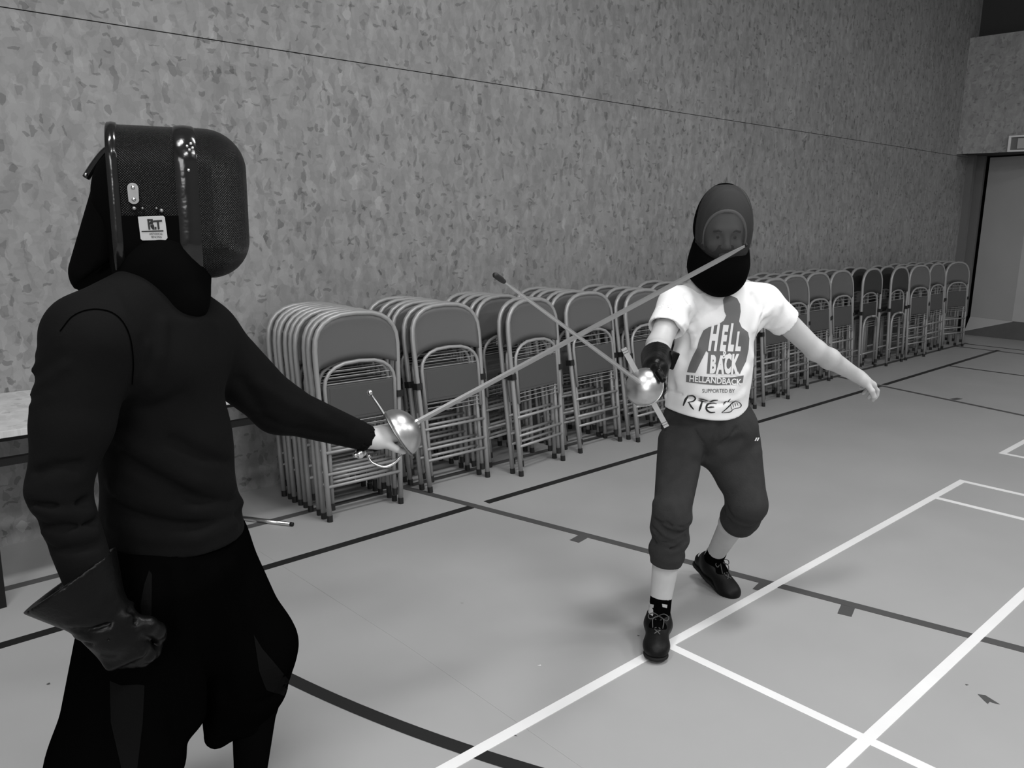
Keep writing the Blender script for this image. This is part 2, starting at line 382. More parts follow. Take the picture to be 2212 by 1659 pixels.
# ------------------------------------------------------------ folding chairs
def build_chair(dark=False):
    root = empty('folding_chair', (0, 0, 0))
    tubem = M['chair_tube']
    # outer frame: front legs running up into the bow of the back
    def half(z):
        return 0.2225 + 0.0255 * min(1, z / 0.85)
    side = [(half(z), 0, z) for z in (.02, .3, .6, .85, .91)]
    bow = []
    for i in range(1, 12):
        a = math.pi * i / 12
        c, s = math.cos(a), math.sin(a)
        bow.append((0.248 * math.copysign(abs(c) ** 0.74, c), 0.0, 0.91 + 0.180 * abs(s) ** 0.84))
    path = side + bow + [(-x, y, z) for x, y, z in side[::-1]]
    fr = link('frame', mesh_from('frame', *tube_data(path, .0145, 8), smooth=True), tubem, root)
    for s in (-1, 1):
        link('rubber_foot', mesh_from('rubber_foot', *tube_data([(s * .2225, 0, 0), (s * .2226, 0, .034)], .016, 8)), M['rubber'], fr)
        box_obj('clip', (s * .2415 - .019, -.019, .612), (s * .2415 + .019, .024, .648), M['rubber'], fr)
        link('joint_ring', mesh_from('joint_ring', *tube_data([(s * half(.812), 0, .810), (s * half(.812), 0, .815)], .0137, 8)), M['rubber'], fr)
    # back rest: pressed panel wrapped round the bow
    nx, nz = 17, 7
    def top(x):
        u = min(1, abs(x) / 0.248); c = u ** (1 / .74); s = math.sqrt(max(0, 1 - c * c)); return 0.91 + 0.180 * s ** .84
    Vf, Vb = [], []
    for i in range(nx):
        x = -0.246 + 0.492 * i / (nx - 1)
        zb = 0.806 + 0.040 * (1 - (x / .246) ** 2); zt = top(x)
        for j in range(nz):
            t = j / (nz - 1); z = zb + (zt - zb) * t
            edge = max(abs(x) / .246, t) ** 8
            bow_y = 0.012 * (1 - (x / .246) ** 2) * (1 - .5 * t)
            Vf.append((x, -0.010 * edge + bow_y - .002, z)); Vb.append((x, 0.010 * edge + bow_y + .008, z))
    V = Vf + Vb; n = nx * nz; F = []
    for i in range(nx - 1):
        for j in range(nz - 1):
            a = i * nz + j; q = (a, a + nz, a + nz + 1, a + 1); F.append(q); F.append(tuple(n + k for k in q[::-1]))
    rim = [i * nz for i in range(nx)] + [(nx - 1) * nz + j for j in range(1, nz)] + [i * nz + nz - 1 for i in range(nx - 2, -1, -1)] + [j for j in range(nz - 2, 0, -1)]
    for k in range(len(rim)):
        a, b = rim[k], rim[(k + 1) % len(rim)]; F.append((b, a, n + a, n + b))
    link('backrest', mesh_from('backrest', V, F, True), M['chair_dark'] if dark else M['chair_back'], root)
    # the folded seat: bow-topped frame, pan and wires
    ys = .022 if dark else -.012
    sf = [(.206, ys, .46), (.212, ys, .715)]
    for i in range(1, 10):
        a = math.pi * i / 10; c, s = math.cos(a), math.sin(a)
        sf.append((.212 * math.copysign(abs(c) ** .72, c), ys, .715 + .122 * abs(s) ** .95))
    sf += [(-.212, ys, .715), (-.206, ys, .46)]
    sfo = link('seat_frame', mesh_from('seat_frame', *tube_data(sf, .0105, 8), smooth=True), tubem, root)
    W = [tube_data([(-w, ys, z), (w, ys, z)], .0028, 5) for z, w in ((.797, .170), (.764, .195), (.730, .205), (.520, .203), (.495, .203), (.470, .203))]
    link('seat_wires', mesh_from('seat_wires', *merge(*W)), tubem, sfo)
    bm = bmesh.new(); bm_box(bm, (-.200, ys - .001, .530), (.200, ys + .008, .722), .003)
    bm_box(bm, (-.185, ys - .0025, .546), (.185, ys, .708), .001)
    link('seat_pan', from_bm('seat_pan', bm), M['chair_dark'] if dark else M['chair_pan'], root)
    # rear legs and cross bars
    for s in (-1, 1):
        yl = -.012 if dark else .012
        pth = [(s * .196, yl, .085), (s * .196, yl, .40)] + ([(s * .192, yl, .49), (s * .165, yl, .55), (s * .11, yl, .578), (0, yl, .585)] if dark else [(s * .199, .006, .70)])
        lg = link('rear_leg', mesh_from('rear_leg', *tube_data(pth, .012, 8), smooth=True), tubem, root)
        link('rubber_foot', mesh_from('rubber_foot', *tube_data([(s * .196, yl, .055), (s * .196, yl, .092)], .0148, 8)), M['rubber'], lg)
    for z, w, y in ((.372, .226, -.006), (.255, .2235, -.004), (.188, .2225, -.004))[2 if dark else 0:]:
        link('cross_bar', mesh_from('cross_bar', *tube_data([(-w, y, z), (w, y, z)], .009, 8), smooth=True), tubem, root)
    return root
def dup(root):
    r = root.copy(); COL.objects.link(r)
    for ch in list(root.children):
        c = ch.copy(); COL.objects.link(c); c.parent = r
        for g in ch.children:
            d = g.copy(); COL.objects.link(d); d.parent = c
    return r
chair_a = build_chair(); chair_b = build_chair(True)
used = {'a': False, 'b': False}
ORD = ['frontmost', 'second from front', 'third from front', 'fourth from front', 'fifth from front', 'sixth from front',
       'seventh from front', 'eighth from front', 'ninth from front']
def stack(x, y, offs, lean, yaw, where, group, src='a', flip=False):
    for k, dy in enumerate(offs):
        proto = chair_a if src == 'a' else chair_b
        o = proto if not used[src] else dup(proto); used[src] = True
        c, s = math.cos(yaw), math.sin(yaw)
        jx = random.uniform(-.008, .008)
        o.location = (x - s * dy + c * jx, y + c * dy + s * jx, 0)
        o.rotation_euler = (-lean if not flip else lean, 0, yaw + (math.pi if flip else 0))
        pos = ORD[k] if k < len(offs) - 1 or k == 0 else 'rearmost'
        if src == 'b': o['label'] = 'folding chair, %s in the %s near the far end' % (pos.rstrip(','), where)
        else: o['label'] = 'grey folding chair, %s in the %s' % (pos.rstrip(','), where)
        o['category'] = 'folding chair'; o['group'] = group
R = math.radians
G = 'grey folding chairs stacked along the wall'
stack(2.303, 3.645, [0, .06, .125, .205, .275, .33, .395, .46, .525], R(3.4), R(-1.5), 'stack nearest the table', G)
stack(2.985, 3.680, [0, .075, .19, .26, .37, .47], R(8.0), R(0), 'second stack from the table', G)
stack(3.605, 3.590, [0, .075, .27, .325, .41, .48, .55], R(6.5), R(8), 'third stack from the table', G)
stack(4.258, 3.675, [0, .13, .19, .29, .36, .48], R(9.0), R(2.5), 'fourth stack from the table', G)
stack(4.80, 3.600, [0, .09, .20, .34, .46], R(9.0), R(3), 'stack left of the white shirt', G)
stack(5.40, 3.66, [0, .12, .26, .4], R(5.5), R(0), 'stack behind the white shirt', G)
stack(5.97, 3.60, [0, .12, .24, .4], R(5.5), R(4), 'stack beside the white shirt sleeve', G)
stack(6.55, 3.62, [0, .1, .22, .36], R(5.5), R(2), 'stack behind the bare upper arm', G)
stack(7.11, 3.74, [0, .1, .22, .34], R(5.5), R(0), 'stack above the bare elbow', G)
stack(7.67, 3.80, [0, .1, .2, .3], R(5.5), R(0), 'stack above the bare forearm', G)
stack(8.22, 3.83, [0, .1, .2, .3], R(5.5), R(0), 'stack left of dark backed chairs', G)
G2 = 'dark backed chairs standing reversed'
stack(8.83, 3.84, [0, .14, .26], R(2), R(2), 'left dark backed stack', G2, 'b')
stack(9.43, 3.80, [0, .14, .26], R(2), R(2), 'right dark backed stack', G2, 'b')
stack(10.02, 3.80, [0, .1, .2, .3], R(3), R(-4), 'stack right of dark backed chairs', G)
stack(10.64, 3.84, [0, .1, .2, .3], R(3), R(0), 'last stack but one', G)
stack(11.30, 3.84, [0, .1, .2, .3], R(3), R(-12), 'last stack before the platform', G)

# ============================================================ implicit surfaces: smooth bodies and clothes grown from tapered cones
def smin(a, b, k):
    h = np.clip(0.5 + 0.5 * (b - a) / k, 0, 1); return b * (1 - h) + a * h - k * h * (1 - h)
class Prim:
    op = 'add'; k = 0.02
def cone(a, b, r1, r2=None, k=0.03, flat=None, op='add'):
    """round cone from a to b; flat=(axis, q): section squashed to q along axis"""
    p = Prim(); p.op = op; p.k = k
    a = np.asarray(a, float); b = np.asarray(b, float); r2 = r1 if r2 is None else r2
    n = nrm(flat[0]) if flat is not None else None; q = flat[1] if flat is not None else 1.0
    def st(P):
        if n is None: return P - a
        d = P - a; return d + np.outer(d @ n, n) * (1 / q - 1)
    ba = b - a
    if n is not None: ba = ba + n * (ba @ n) * (1 / q - 1)
    L2 = max(ba @ ba, 1e-9)
    def f(P):
        d = st(P); h = np.clip(d @ ba / L2, 0, 1)
        dd = d - h[:, None] * ba
        return (np.sqrt((dd * dd).sum(1)) - (r1 + (r2 - r1) * h)) * (q if q < 1 else 1.0)
    p.f = f; return p
def ell(c, ax, rad, k=0.02, op='add'):
    p = Prim(); p.op = op; p.k = k
    c = np.asarray(c, float); A = np.array([nrm(v) for v in ax]); rad = np.asarray(rad, float)
    def f(P):
        d = (P - c) @ A.T
        k0 = np.sqrt(((d / rad) ** 2).sum(1)); k1 = np.sqrt(((d / rad ** 2) ** 2).sum(1)) + 1e-9
        return np.where(k0 < 0.2, -min(rad) * (1 - k0), k0 * (k0 - 1) / k1)
    p.f = f; return p
def rbox(c, ax, half, r, k=0.02, op='add'):
    p = Prim(); p.op = op; p.k = k
    c = np.asarray(c, float); A = np.array([nrm(v) for v in ax]); half = np.asarray(half, float) - r
    def f(P):
        d = np.abs((P - c) @ A.T) - half
        return np.sqrt((np.maximum(d, 0) ** 2).sum(1)) + np.minimum(d.max(1), 0) - r
    p.f = f; return p
def plane(c, n, k=0.006):
    """keeps the side the normal points away from"""
    p = Prim(); p.op = 'and'; p.k = k; c = np.asarray(c, float); n = nrm(n)
    p.f = lambda P: (P - c) @ n
    return p
def fold(pts, w, amp):
    """soft ridge (amp > 0) or groove (amp < 0) along a polyline"""
    p = Prim(); p.op = 'fold'; p.k = 0; p.w = w; p.amp = amp; pts = [np.asarray(q, float) for q in pts]
    def f(P):
        best = None
        for a, b in zip(pts[:-1], pts[1:]):
            ba = b - a; h = np.clip((P - a) @ ba / max(ba @ ba, 1e-9), 0, 1); d = P - a - h[:, None] * ba
            d = np.sqrt((d * d).sum(1)); best = d if best is None else np.minimum(best, d)
        return best
    p.f = f; return p
def evaluate(prims, P):
    d = np.full(len(P), 9.0)
    for p in prims:
        v = p.f(P)
        if p.op == 'add': d = smin(d, v, p.k)
        elif p.op == 'sub': d = -smin(-d, v, p.k)
        elif p.op == 'and': d = -smin(-d, -v, p.k)
        elif p.op == 'fold': d = d - p.amp * np.exp(-(v / p.w) ** 2)
    return d
def onsurf(prims, px, py, t0=0.8, t1=6.0):
    """first point of the surface met along the line of sight through a photo pixel"""
    d = ray(px, py); t = np.arange(t0, t1, 0.012)
    v = evaluate(prims, CAM + t[:, None] * d); i = np.argmax(v < 0)
    if v[i] >= 0: i = int(np.argmin(v))
    return CAM + d * t[i]
def add_folds(prims, items, ws=1.0, amp=1.0):
    base = list(prims)
    for pts, w, a in items: prims.append(fold([onsurf(base, x, y) for x, y in pts], w * ws, a * amp))
def sdf_mesh(name, prims, lo, hi, h, smooth=1):
    """surface nets on the blocks of a grid that the surface passes through"""
    n = 12; lo = np.asarray(lo, float); hi = np.asarray(hi, float)
    nb = np.ceil((hi - lo) / (h * n)).astype(int); N = nb * n + 3
    R = h * n * math.sqrt(3) / 2
    gi = np.stack(np.meshgrid(*[np.arange(k) for k in nb], indexing='ij'), -1).reshape(-1, 3)
    cen = lo + (gi + 0.5) * n * h
    dc = evaluate(prims, cen)
    act = np.where(np.abs(dc) < R * 1.35 + 0.025)[0]
    loc = np.stack(np.meshgrid(*[np.arange(n + 1)] * 3, indexing='ij'), -1).reshape(-1, 3)
    allv, allk, quads = [], [], []
    E = [(a, b) for a in range(8) for b in range(a + 1, 8) if bin(a ^ b).count('1') == 1]
    cor = np.array([[(c >> 2) & 1, (c >> 1) & 1, c & 1] for c in range(8)])
    dcs = [p.f(cen[act]) for p in prims]
    for ai, bi in enumerate(act):
        base = gi[bi] * n
        P = lo + (loc + base) * h
        m = min([dcs[j][ai] for j, p in enumerate(prims) if p.op == 'add']) + R + 0.05
        use = []
        for j, p in enumerate(prims):
            v = dcs[j][ai]
            if p.op == 'add': ok = v - R < m + p.k
            elif p.op == 'sub': ok = v < R + p.k + 0.04
            elif p.op == 'and': ok = v > -(R + p.k + 0.04)
            else: ok = v < R + 3 * p.w
            if ok: use.append(p)
        d = evaluate(use, P).reshape(n + 1, n + 1, n + 1)
        s = d < 0
        if s.all() or not s.any(): continue
        C = np.stack([d[c[0]:c[0] + n, c[1]:c[1] + n, c[2]:c[2] + n] for c in cor], -1).reshape(-1, 8)
        S = C < 0
        mixed = np.where(S.any(1) & ~S.all(1))[0]
        if len(mixed):
            Cm = C[mixed]; Sm = S[mixed]; acc = np.zeros((len(mixed), 3)); cnt = np.zeros(len(mixed))
            for a, b in E:
                x = Sm[:, a] != Sm[:, b]
                t = np.where(x, Cm[:, a] / np.where(x, Cm[:, a] - Cm[:, b], 1), 0)
                acc += np.where(x[:, None], cor[a] + t[:, None] * (cor[b] - cor[a]), 0); cnt += x
            ci = np.stack(np.unravel_index(mixed, (n, n, n)), -1) + base
            allv.append(lo + (ci + acc / cnt[:, None]) * h)
            allk.append(((ci[:, 0] + 1) * N[1] + ci[:, 1] + 1) * N[2] + ci[:, 2] + 1)
        for ax in range(3):
            sl = [slice(0, n)] * 3; s2 = list(sl); s2[ax] = slice(1, n + 1)
            a = s[tuple(sl)]; b = s[tuple(s2)]
            e = np.argwhere(a != b)
            if not len(e): continue
            inn = a[tuple(e.T)]; g = e + base + 1
            u, w = [(1, 2), (2, 0), (0, 1)][ax]
            def key(du, dw):
                q = g.copy(); q[:, u] -= du; q[:, w] -= dw; return (q[:, 0] * N[1] + q[:, 1]) * N[2] + q[:, 2]
            Q = np.stack([key(1, 1), key(0, 1), key(0, 0), key(1, 0)], -1)
            Q[~inn] = Q[~inn][:, ::-1]; quads.append(Q)
    V = np.concatenate(allv); K = np.concatenate(allk); Q = np.concatenate(quads)
    o = np.argsort(K); K = K[o]; V = V[o]
    idx = np.searchsorted(K, Q); idx = np.clip(idx, 0, len(K) - 1)
    ok = (K[idx] == Q).all(1); F = idx[ok]
    for _ in range(smooth):                       # one light relaxation pass
        acc = np.zeros_like(V); cnt = np.zeros(len(V))
        for a, b in ((0, 1), (1, 2), (2, 3), (3, 0)):
            np.add.at(acc, F[:, a], V[F[:, b]]); np.add.at(acc, F[:, b], V[F[:, a]])
            np.add.at(cnt, F[:, a], 1); np.add.at(cnt, F[:, b], 1)
        V = np.where(cnt[:, None] > 0, 0.5 * V + 0.5 * acc / np.maximum(cnt, 1)[:, None], V)
    me = bpy.data.meshes.new(name)
    me.vertices.add(len(V)); me.vertices.foreach_set('co', V.astype(np.float32).ravel())
    me.loops.add(len(F) * 4); me.loops.foreach_set('vertex_index', F.astype(np.int32).ravel())
    me.polygons.add(len(F)); me.polygons.foreach_set('loop_start', np.arange(0, len(F) * 4, 4, dtype=np.int32))
    me.polygons.foreach_set('use_smooth', np.ones(len(F), bool))
    me.update(calc_edges=True); me.validate()
    return me

# ------------------------------------------------------------ body parts
def frame_from(f, up):
    f = nrm(f); l = nrm(np.cross(up, f)); u = np.cross(f, l); return f, l, u
def rot(v, ax, ang):
    ax = nrm(ax); c, s = math.cos(ang), math.sin(ang)
    return v * c + np.cross(ax, v) * s + ax * (ax @ v) * (1 - c)
def head_prims(c, f, up, s=1.0):
    """skull, jaw, brow, sockets, eyeballs, nose, lips and ears; c = middle of the head, s = scale"""
    f, l, u = frame_from(f, up); A = (f, l, u); P = []
    g = lambda x, y, z: c + s * (x * f + y * l + z * u)
    P.append(ell(g(-.012, 0, .035), A, np.array((.098, .077, .090)) * s, .02))
    P.append(ell(g(.025, 0, -.03), A, np.array((.066, .062, .085)) * s, .04))
    P.append(ell(g(.055, 0, -.088), A, np.array((.030, .030, .024)) * s, .03))
    P.append(cone(g(.082, .03, .022), g(.082, -.03, .022), .012 * s, k=.02))
    for y in (-1, 1):
        P.append(ell(g(.094, y * .032, -.001), A, np.array((.016, .020, .014)) * s, .010, 'sub'))
        P.append(ell(g(.072, y * .031, -.001), A, np.array((.0135, .0135, .0125)) * s, .003))
        P.append(ell(g(.068, y * .042, -.035), A, np.array((.020, .020, .018)) * s, .02))
        P.append(ell(g(-.008, y * .079, -.005), A, np.array((.018, .008, .031)) * s, .006))
    P.append(cone(g(.088, 0, .012), g(.108, 0, -.034), .008 * s, .012 * s, .012))
    for y in (-1, 1): P.append(ell(g(.097, y * .012, -.038), A, np.array((.011, .008, .008)) * s, .006))
    P.append(cone(g(.088, .016, -.060), g(.088, -.016, -.060), .0065 * s, k=.008))
    P.append(cone(g(.085, .014, -.071), g(.085, -.014, -.071), .0075 * s, k=.006))
    P.append(cone(g(.098, .018, -.0655), g(.098, -.018, -.0655), .003 * s, k=.005, op='sub'))
    return P
def hand_prims(w, D, N, T, curl, grow=0.0, thumb=(0.5, 0.6), k=0.007, spread=1.0):
    """palm, four jointed fingers and a thumb; w wrist, D towards the fingers, N out of the palm, T thumb side"""
    D, N, T = nrm(D), nrm(N), nrm(T); P = []
    P.append(rbox(w + D * .048, (D, T, N), (.048 + grow, .040 + grow, .0145 + grow), .014, .02))
    P.append(cone(w - D * .01, w + D * .03, .027 + grow, .030 + grow, .02, (N, .75)))
    P.append(ell(w + D * .03 + T * .026 + N * .010, (D, T, N), (.030 + grow, .017 + grow, .016 + grow), .015))
    for i, (off, L, r) in enumerate(((.030, .070, .0088), (.0100, .078, .0092), (-.0105, .072, .0088), (-.0300, .057, .0078))):
        q = w + D * (.090 - abs(off - .01) * .15) + T * off
        d = rot(D, N, 0.10 * spread * (1.2 - i) * .6)
        c = curl[i] if isinstance(curl[0], (tuple, list)) else curl
        ax = np.cross(d, N); root = q - d * .02
        for jn, (fr, a) in enumerate(zip((.45, .30, .25), c)):
            d = rot(d, ax, a); e = q + d * L * fr
            P.append(cone(root if jn == 0 else q, e, r + grow - .0004 * jn, r + grow - .0006 * (jn + 1), k if jn == 0 else .003)); q = e
    q = w + D * .030 + T * .034 + N * .006; d = nrm(D * .62 + T * .62 + N * .35)
    for L, r, a in ((.040, .0125, 0), (.030, .0105, thumb[0]), (.026, .0092, thumb[1])):
        ax = nrm(np.cross(d, nrm(D * .5 - T * .8 + N * .5))); d = rot(d, ax, a)
        e = q + d * L; P.append(cone(q, e, r + grow, r + grow - .001, .006)); q = e
    return P
def foot_prims(ankle, toe_dir, up, L=.255, grow=0.0, k=.02):
    """bare foot; ankle joint ~8 cm over the sole"""
    f, l, u = frame_from(toe_dir, up); P = []
    h = ankle - u * .045 - f * .045; t = ankle - u * .062 + f * (L - .095)
    P.append(cone(h, ankle + f * .04 - u * .035, .034 + grow, .034 + grow, k))
    P.append(cone(ankle + f * .02 - u * .025, t, .036 + grow, .022 + grow, k, (l, 1.25)))
    P.append(ell(ankle + f * (L - .135) - u * .058, (f, l, u), (.05 + grow, .044 + grow, .022 + grow), k))
    P.append(cone(ankle + u * .03, ankle - u * .03, .034 + grow, .036 + grow, k))
    return P

# ------------------------------------------------------------ flat print and cloth patches laid on a curved surface
def fill_mesh_2d(polys, maxlen):
    bm = bmesh.new()
    for pl in polys:
        vs = [bm.verts.new((x, y, 0)) for x, y in pl]; bm.faces.new(vs)
    bmesh.ops.triangulate(bm, faces=bm.faces)
    refine(bm, maxlen); return bm
def refine(bm, maxlen):
    for _ in range(7):
        es = [e for e in bm.edges if e.calc_length() > maxlen]
        if not es: break
        bmesh.ops.subdivide_edges(bm, edges=es, cuts=1)
        bmesh.ops.triangulate(bm, faces=[f for f in bm.faces if len(f.verts) > 3])
def text_bm(s, maxlen, shear=0.0, bold=0.0):
    cu = bpy.data.curves.new('lettering', 'FONT'); cu.body = s; cu.align_x = 'CENTER'; cu.shear = shear; cu.offset = bold; cu.resolution_u = 3
    o = bpy.data.objects.new('lettering', cu)
    me = o.to_mesh(); bm = bmesh.new(); bm.from_mesh(me); o.to_mesh_clear()
    bpy.data.objects.remove(o); bpy.data.curves.remove(cu)
    bmesh.ops.remove_doubles(bm, verts=bm.verts, dist=1e-5)
    bmesh.ops.triangulate(bm, faces=bm.faces); refine(bm, maxlen); return bm
def bvh_of(*meshes):
    V, F = [], []
    for me in meshes:
        b = len(V); V += [v.co.copy() for v in me.vertices]; F += [[i + b for i in p.vertices] for p in me.polygons]
    return BVHTree.FromPolygons(V, F)
def lay(name, bm, warp, bvh, m, parent, lift=0.0015, thick=0.001):
    """maps the flat shape's points to directions with warp(x, y) and sets it down on the surface it meets"""
    o = Vector(CAM)
    for v in list(bm.verts):
        px, py = warp(v.co.x, v.co.y); d = Vector(ray(px, py))
        hit, nn, _, _ = bvh.ray_cast(o, d)
        if hit is None:
            bm.verts.remove(v); continue
        if nn.dot(d) > 0: nn = -nn
        v.co = hit + nn * lift
    me = bpy.data.meshes.new(name); bm.to_mesh(me); bm.free()
    return link(name, me, m, parent)
def tri_warp(o, ex, ey):
    """unit x / y of a flat shape in photo pixels"""
    return lambda x, y: (o[0] + ex[0] * x + ey[0] * y, o[1] + ex[1] * x + ey[1] * y)

# ============================================================ the fencer in the white shirt
UP = np.array([0, 0, 1.0]); CR = nrm(C_R * (1, 1, 0)); FH = F_H     # picture right and depth on the floor plan
w_head = at(1560, 506, 3.06)
w_face = nrm(-FH + CR * -0.06 + UP * -0.10)
w_neck = at(1556, 622, 3.12)
w_rs, w_re, w_rw = at(1462, 652, 3.02), at(1422, 746, 2.86), at(1416, 796, 2.62)
w_ls, w_le, w_lw = at(1648, 648, 3.18), at(1762, 757, 3.26), at(1852, 812, 3.40)
w_chest, w_waist, w_pelvis = at(1552, 705, 3.12), at(1532, 850, 3.14), at(1532, 925, 3.14)
w_rh, w_rk, w_ra = at(1468, 955, 3.09), at(1450, 1128, 2.90), at(1423, 1328, 2.905)
w_lh, w_lk, w_la = at(1588, 955, 3.16), at(1612, 1098, 3.06), at(1540, 1206, 3.40)
TF = nrm(-FH + CR * -0.12)                                           # the way the chest faces
TL = nrm(np.cross(UP, TF))
w_rd, w_ld = nrm(at(1398, 838, 2.53) - w_rw), nrm(at(1897, 836, 3.46) - w_lw)
r_toe = nrm(-FH - CR * .22); l_toe = nrm(at(1604, 1292, 3.20) - at(1524, 1212, 3.40))

# hand on the grip (right) and loose hand (left)
g_axis = nrm(at(1380, 822, 2.47) - at(1420, 800, 2.64))              # along the grip
r_T = nrm(g_axis * .55 + UP * .75); r_D = w_rd - r_T * (w_rd @ r_T); r_D = nrm(r_D); r_N = np.cross(r_T, r_D); r_N = r_N if r_N @ CR > 0 else -r_N
CURL = (1.15, 1.45, 0.9)
l_D = w_ld; l_T = nrm(np.cross(l_D, UP) * -.3 - FH * .8 - l_D * 0); l_T = nrm(l_T - l_D * (l_T @ l_D)); l_N = np.cross(l_D, l_T); l_N = l_N if l_N[2] < 0 else -l_N
LCURL = ((.35, .6, .4), (.5, .75, .5), (.6, .85, .5), (.65, .9, .6))
body = []
body += head_prims(w_head, w_face, UP, 0.98)
body += [cone(w_head - UP * .07 + FH * .03, w_neck + FH * .02, .056, .062, .03),
         cone(w_chest + TL * .06, w_chest - TL * .06, .085, .085, .05, (TF, .8)), cone(w_chest, w_waist, .108, .105, .05, (TF, .72)),
         cone(w_pelvis + TL * .06, w_pelvis - TL * .06, .105, .105, .05, (TF, .85)), cone(w_waist, w_pelvis, .115, .12, .05, (TF, .75)),
         cone(w_neck + TL * .03, w_ls, .055, .05, .04), cone(w_neck - TL * .03, w_rs, .055, .05, .04)]
for a, b, c in ((w_rs, w_re, w_rw), (w_ls, w_le, w_lw)):
    mid = b * .68 + c * .32
    body += [cone(a, b, .051, .040, .025), cone(b, mid, .041, .0415, .02), cone(mid, c, .041, .028, .02)]
body += hand_prims(w_rw, r_D, r_N, r_T, CURL)
body += hand_prims(w_lw, l_D, l_N, l_T, LCURL, grow=.0012, spread=1.6)
for a, b, c, t in ((w_rh, w_rk, w_ra, r_toe), (w_lh, w_lk, w_la, l_toe)):
    mid = b * .68 + c * .32; back = nrm(np.cross(np.cross(c - b, t), c - b)) * -1
    back = back if back @ t < 0 else -back
    body += [cone(a, b, .076, .048, .03), cone(b, mid + back * .012, .047, .054, .02), cone(mid + back * .012, c, .054, .036, .02)]
    body += foot_prims(c, t, UP if t is r_toe else nrm(np.cross(t, np.cross(UP, t))))
def bounds(pts, pad):
    p = np.array(pts); return p.min(0) - pad, p.max(0) + pad
lo, hi = bounds([w_head + UP * .15, w_rw + w_rd * .2, w_lw + w_ld * .2, w_ra, w_la, w_ra + r_toe * .2, w_la + l_toe * .2, w_la - UP * .1], .14)
me = sdf_mesh('person', body, lo, hi, .0055)
person_w = link('person', me, M['skin'])
tag(person_w, 'masked fencer in a printed white T-shirt and rolled dark joggers, lunging towards the camera', 'person')
PW = person_w

# ---- T-shirt
sh = []
sh += [cone(at(1500, 672, 3.10), at(1618, 668, 3.16), .085, .085, .05, (TF, .9)),
       cone(at(1551, 690, 3.12), at(1535, 800, 3.13), .150, .140, .05, (TF, .80)),
       cone(at(1535, 800, 3.13), at(1524, 893, 3.14), .145, .163, .05, (TF, .84)),
       cone(w_neck - UP * .0, at(1556, 650, 3.12), .072, .09, .04),
       cone(at(1515, 640, 3.11), w_rs - UP * .012, .062, .064, .03), cone(at(1600, 640, 3.14), w_ls - UP * .01, .062, .066, .03),
       cone(w_rs - UP * .014, w_re + (w_rs - w_re) * .15, .066, .066, .03), cone(w_ls - UP * .008, w_ls + (w_le - w_ls) * .75, .068, .060, .03)]
# cuffs, hem and neck opening
rc = w_rs + (w_re - w_rs) * .60; lc = w_ls + (w_le - w_ls) * .42
def cuff(prims, c, n, lim):
    """cut only near the sleeve: big sphere test keeps the body of the shirt"""
    p = Prim(); p.op = 'sub'; p.k = .004; n = nrm(n)
    p.f = lambda P: np.maximum(-((P - c) @ n), np.sqrt(((P - c - n * lim * .75) ** 2).sum(1)) - lim)
    prims.append(p)
cuff(sh, rc, nrm(w_re - w_rs) * .75 - UP * .35 - FH * .1, .092); cuff(sh, lc, w_le - w_ls, .088)
sh += [cone(rc - nrm(w_re - w_rs) * .05, rc + nrm(w_re - w_rs) * .1, .054, .054, .004, op='sub'), cone(lc - nrm(w_le - w_ls) * .04, lc + nrm(w_le - w_ls) * .1, .050, .050, .004, op='sub')]
hem_c = at(1560, 908, 3.02); hem_n = nrm(-UP + CR * .02 - FH * .10)
hp_ = Prim(); hp_.op = 'and'; hp_.k = .004
def hemf(P):
    q = (P - hem_c) @ CR; return (P - hem_c) @ hem_n + np.where(q < 0, .95, 2.6) * q * q
hp_.f = hemf; sh.append(hp_)
sh.append(cone(at(1530, 875, 3.14), at(1526, 960, 3.14), .134, .150, .004, (TF, .84), op='sub'))
add_folds(sh, (([(1470, 700), (1492, 716), (1500, 745)], .010, .008), ([(1484, 662), (1498, 690), (1502, 722)], .009, .007), ([(1512, 660), (1515, 700)], .012, .005),
                  ([(1645, 690), (1662, 668)], .009, .007), ([(1658, 705), (1676, 678), (1684, 660)], .009, .007), ([(1640, 676), (1628, 712)], .010, .008),
                  ([(1438, 845), (1500, 862), (1545, 876), (1590, 870)], .007, -.007), ([(1438, 853), (1480, 868), (1530, 884)], .010, .006),
                  ([(1600, 850), (1580, 872), (1545, 880)], .012, .006), ([(1610, 800), (1585, 840)], .012, .005), ([(1470, 760), (1462, 820)], .014, .007),
                  ([(1600, 720), (1622, 770)], .013, .006), ([(1430, 690), (1450, 696), (1475, 694)], .006, .003), ([(1655, 708), (1680, 706), (1700, 690)], .006, .003),
    ([(1500, 770), (1470, 800), (1455, 835)], .012, -.006), ([(1488, 720), (1478, 770)], .010, -.008), ([(1648, 690), (1640, 735)], .010, -.008), ([(1480, 640), (1490, 690)], .008, -.005), ([(1625, 640), (1640, 690)], .009, -.005)), 1.7, 1.7)
lo, hi = bounds([w_rs, w_re, w_ls, w_le, w_neck, w_pelvis], .17)
add_folds(sh, (([(1436, 842), (1470, 850), (1510, 864), (1545, 872), (1580, 868)], .0055, -.009), ([(1485, 655), (1500, 690), (1503, 722)], .006, -.007), ([(1498, 650), (1512, 690)], .006, -.005), ([(1650, 668), (1640, 690), (1628, 720)], .006, -.006),
    ([(1682, 668), (1668, 688), (1660, 704)], .006, -.005), ([(1475, 705), (1495, 722), (1498, 745)], .006, -.007), ([(1440, 855), (1475, 870)], .006, -.005)))
shirt_me = sdf_mesh('shirt', sh, lo, hi, .0048)
shirt = link('shirt', shirt_me, M['tee'], PW); shirt['label'] = 'white cotton T-shirt with a dark printed figure and lettering'
bv = bvh_of(shirt_me)
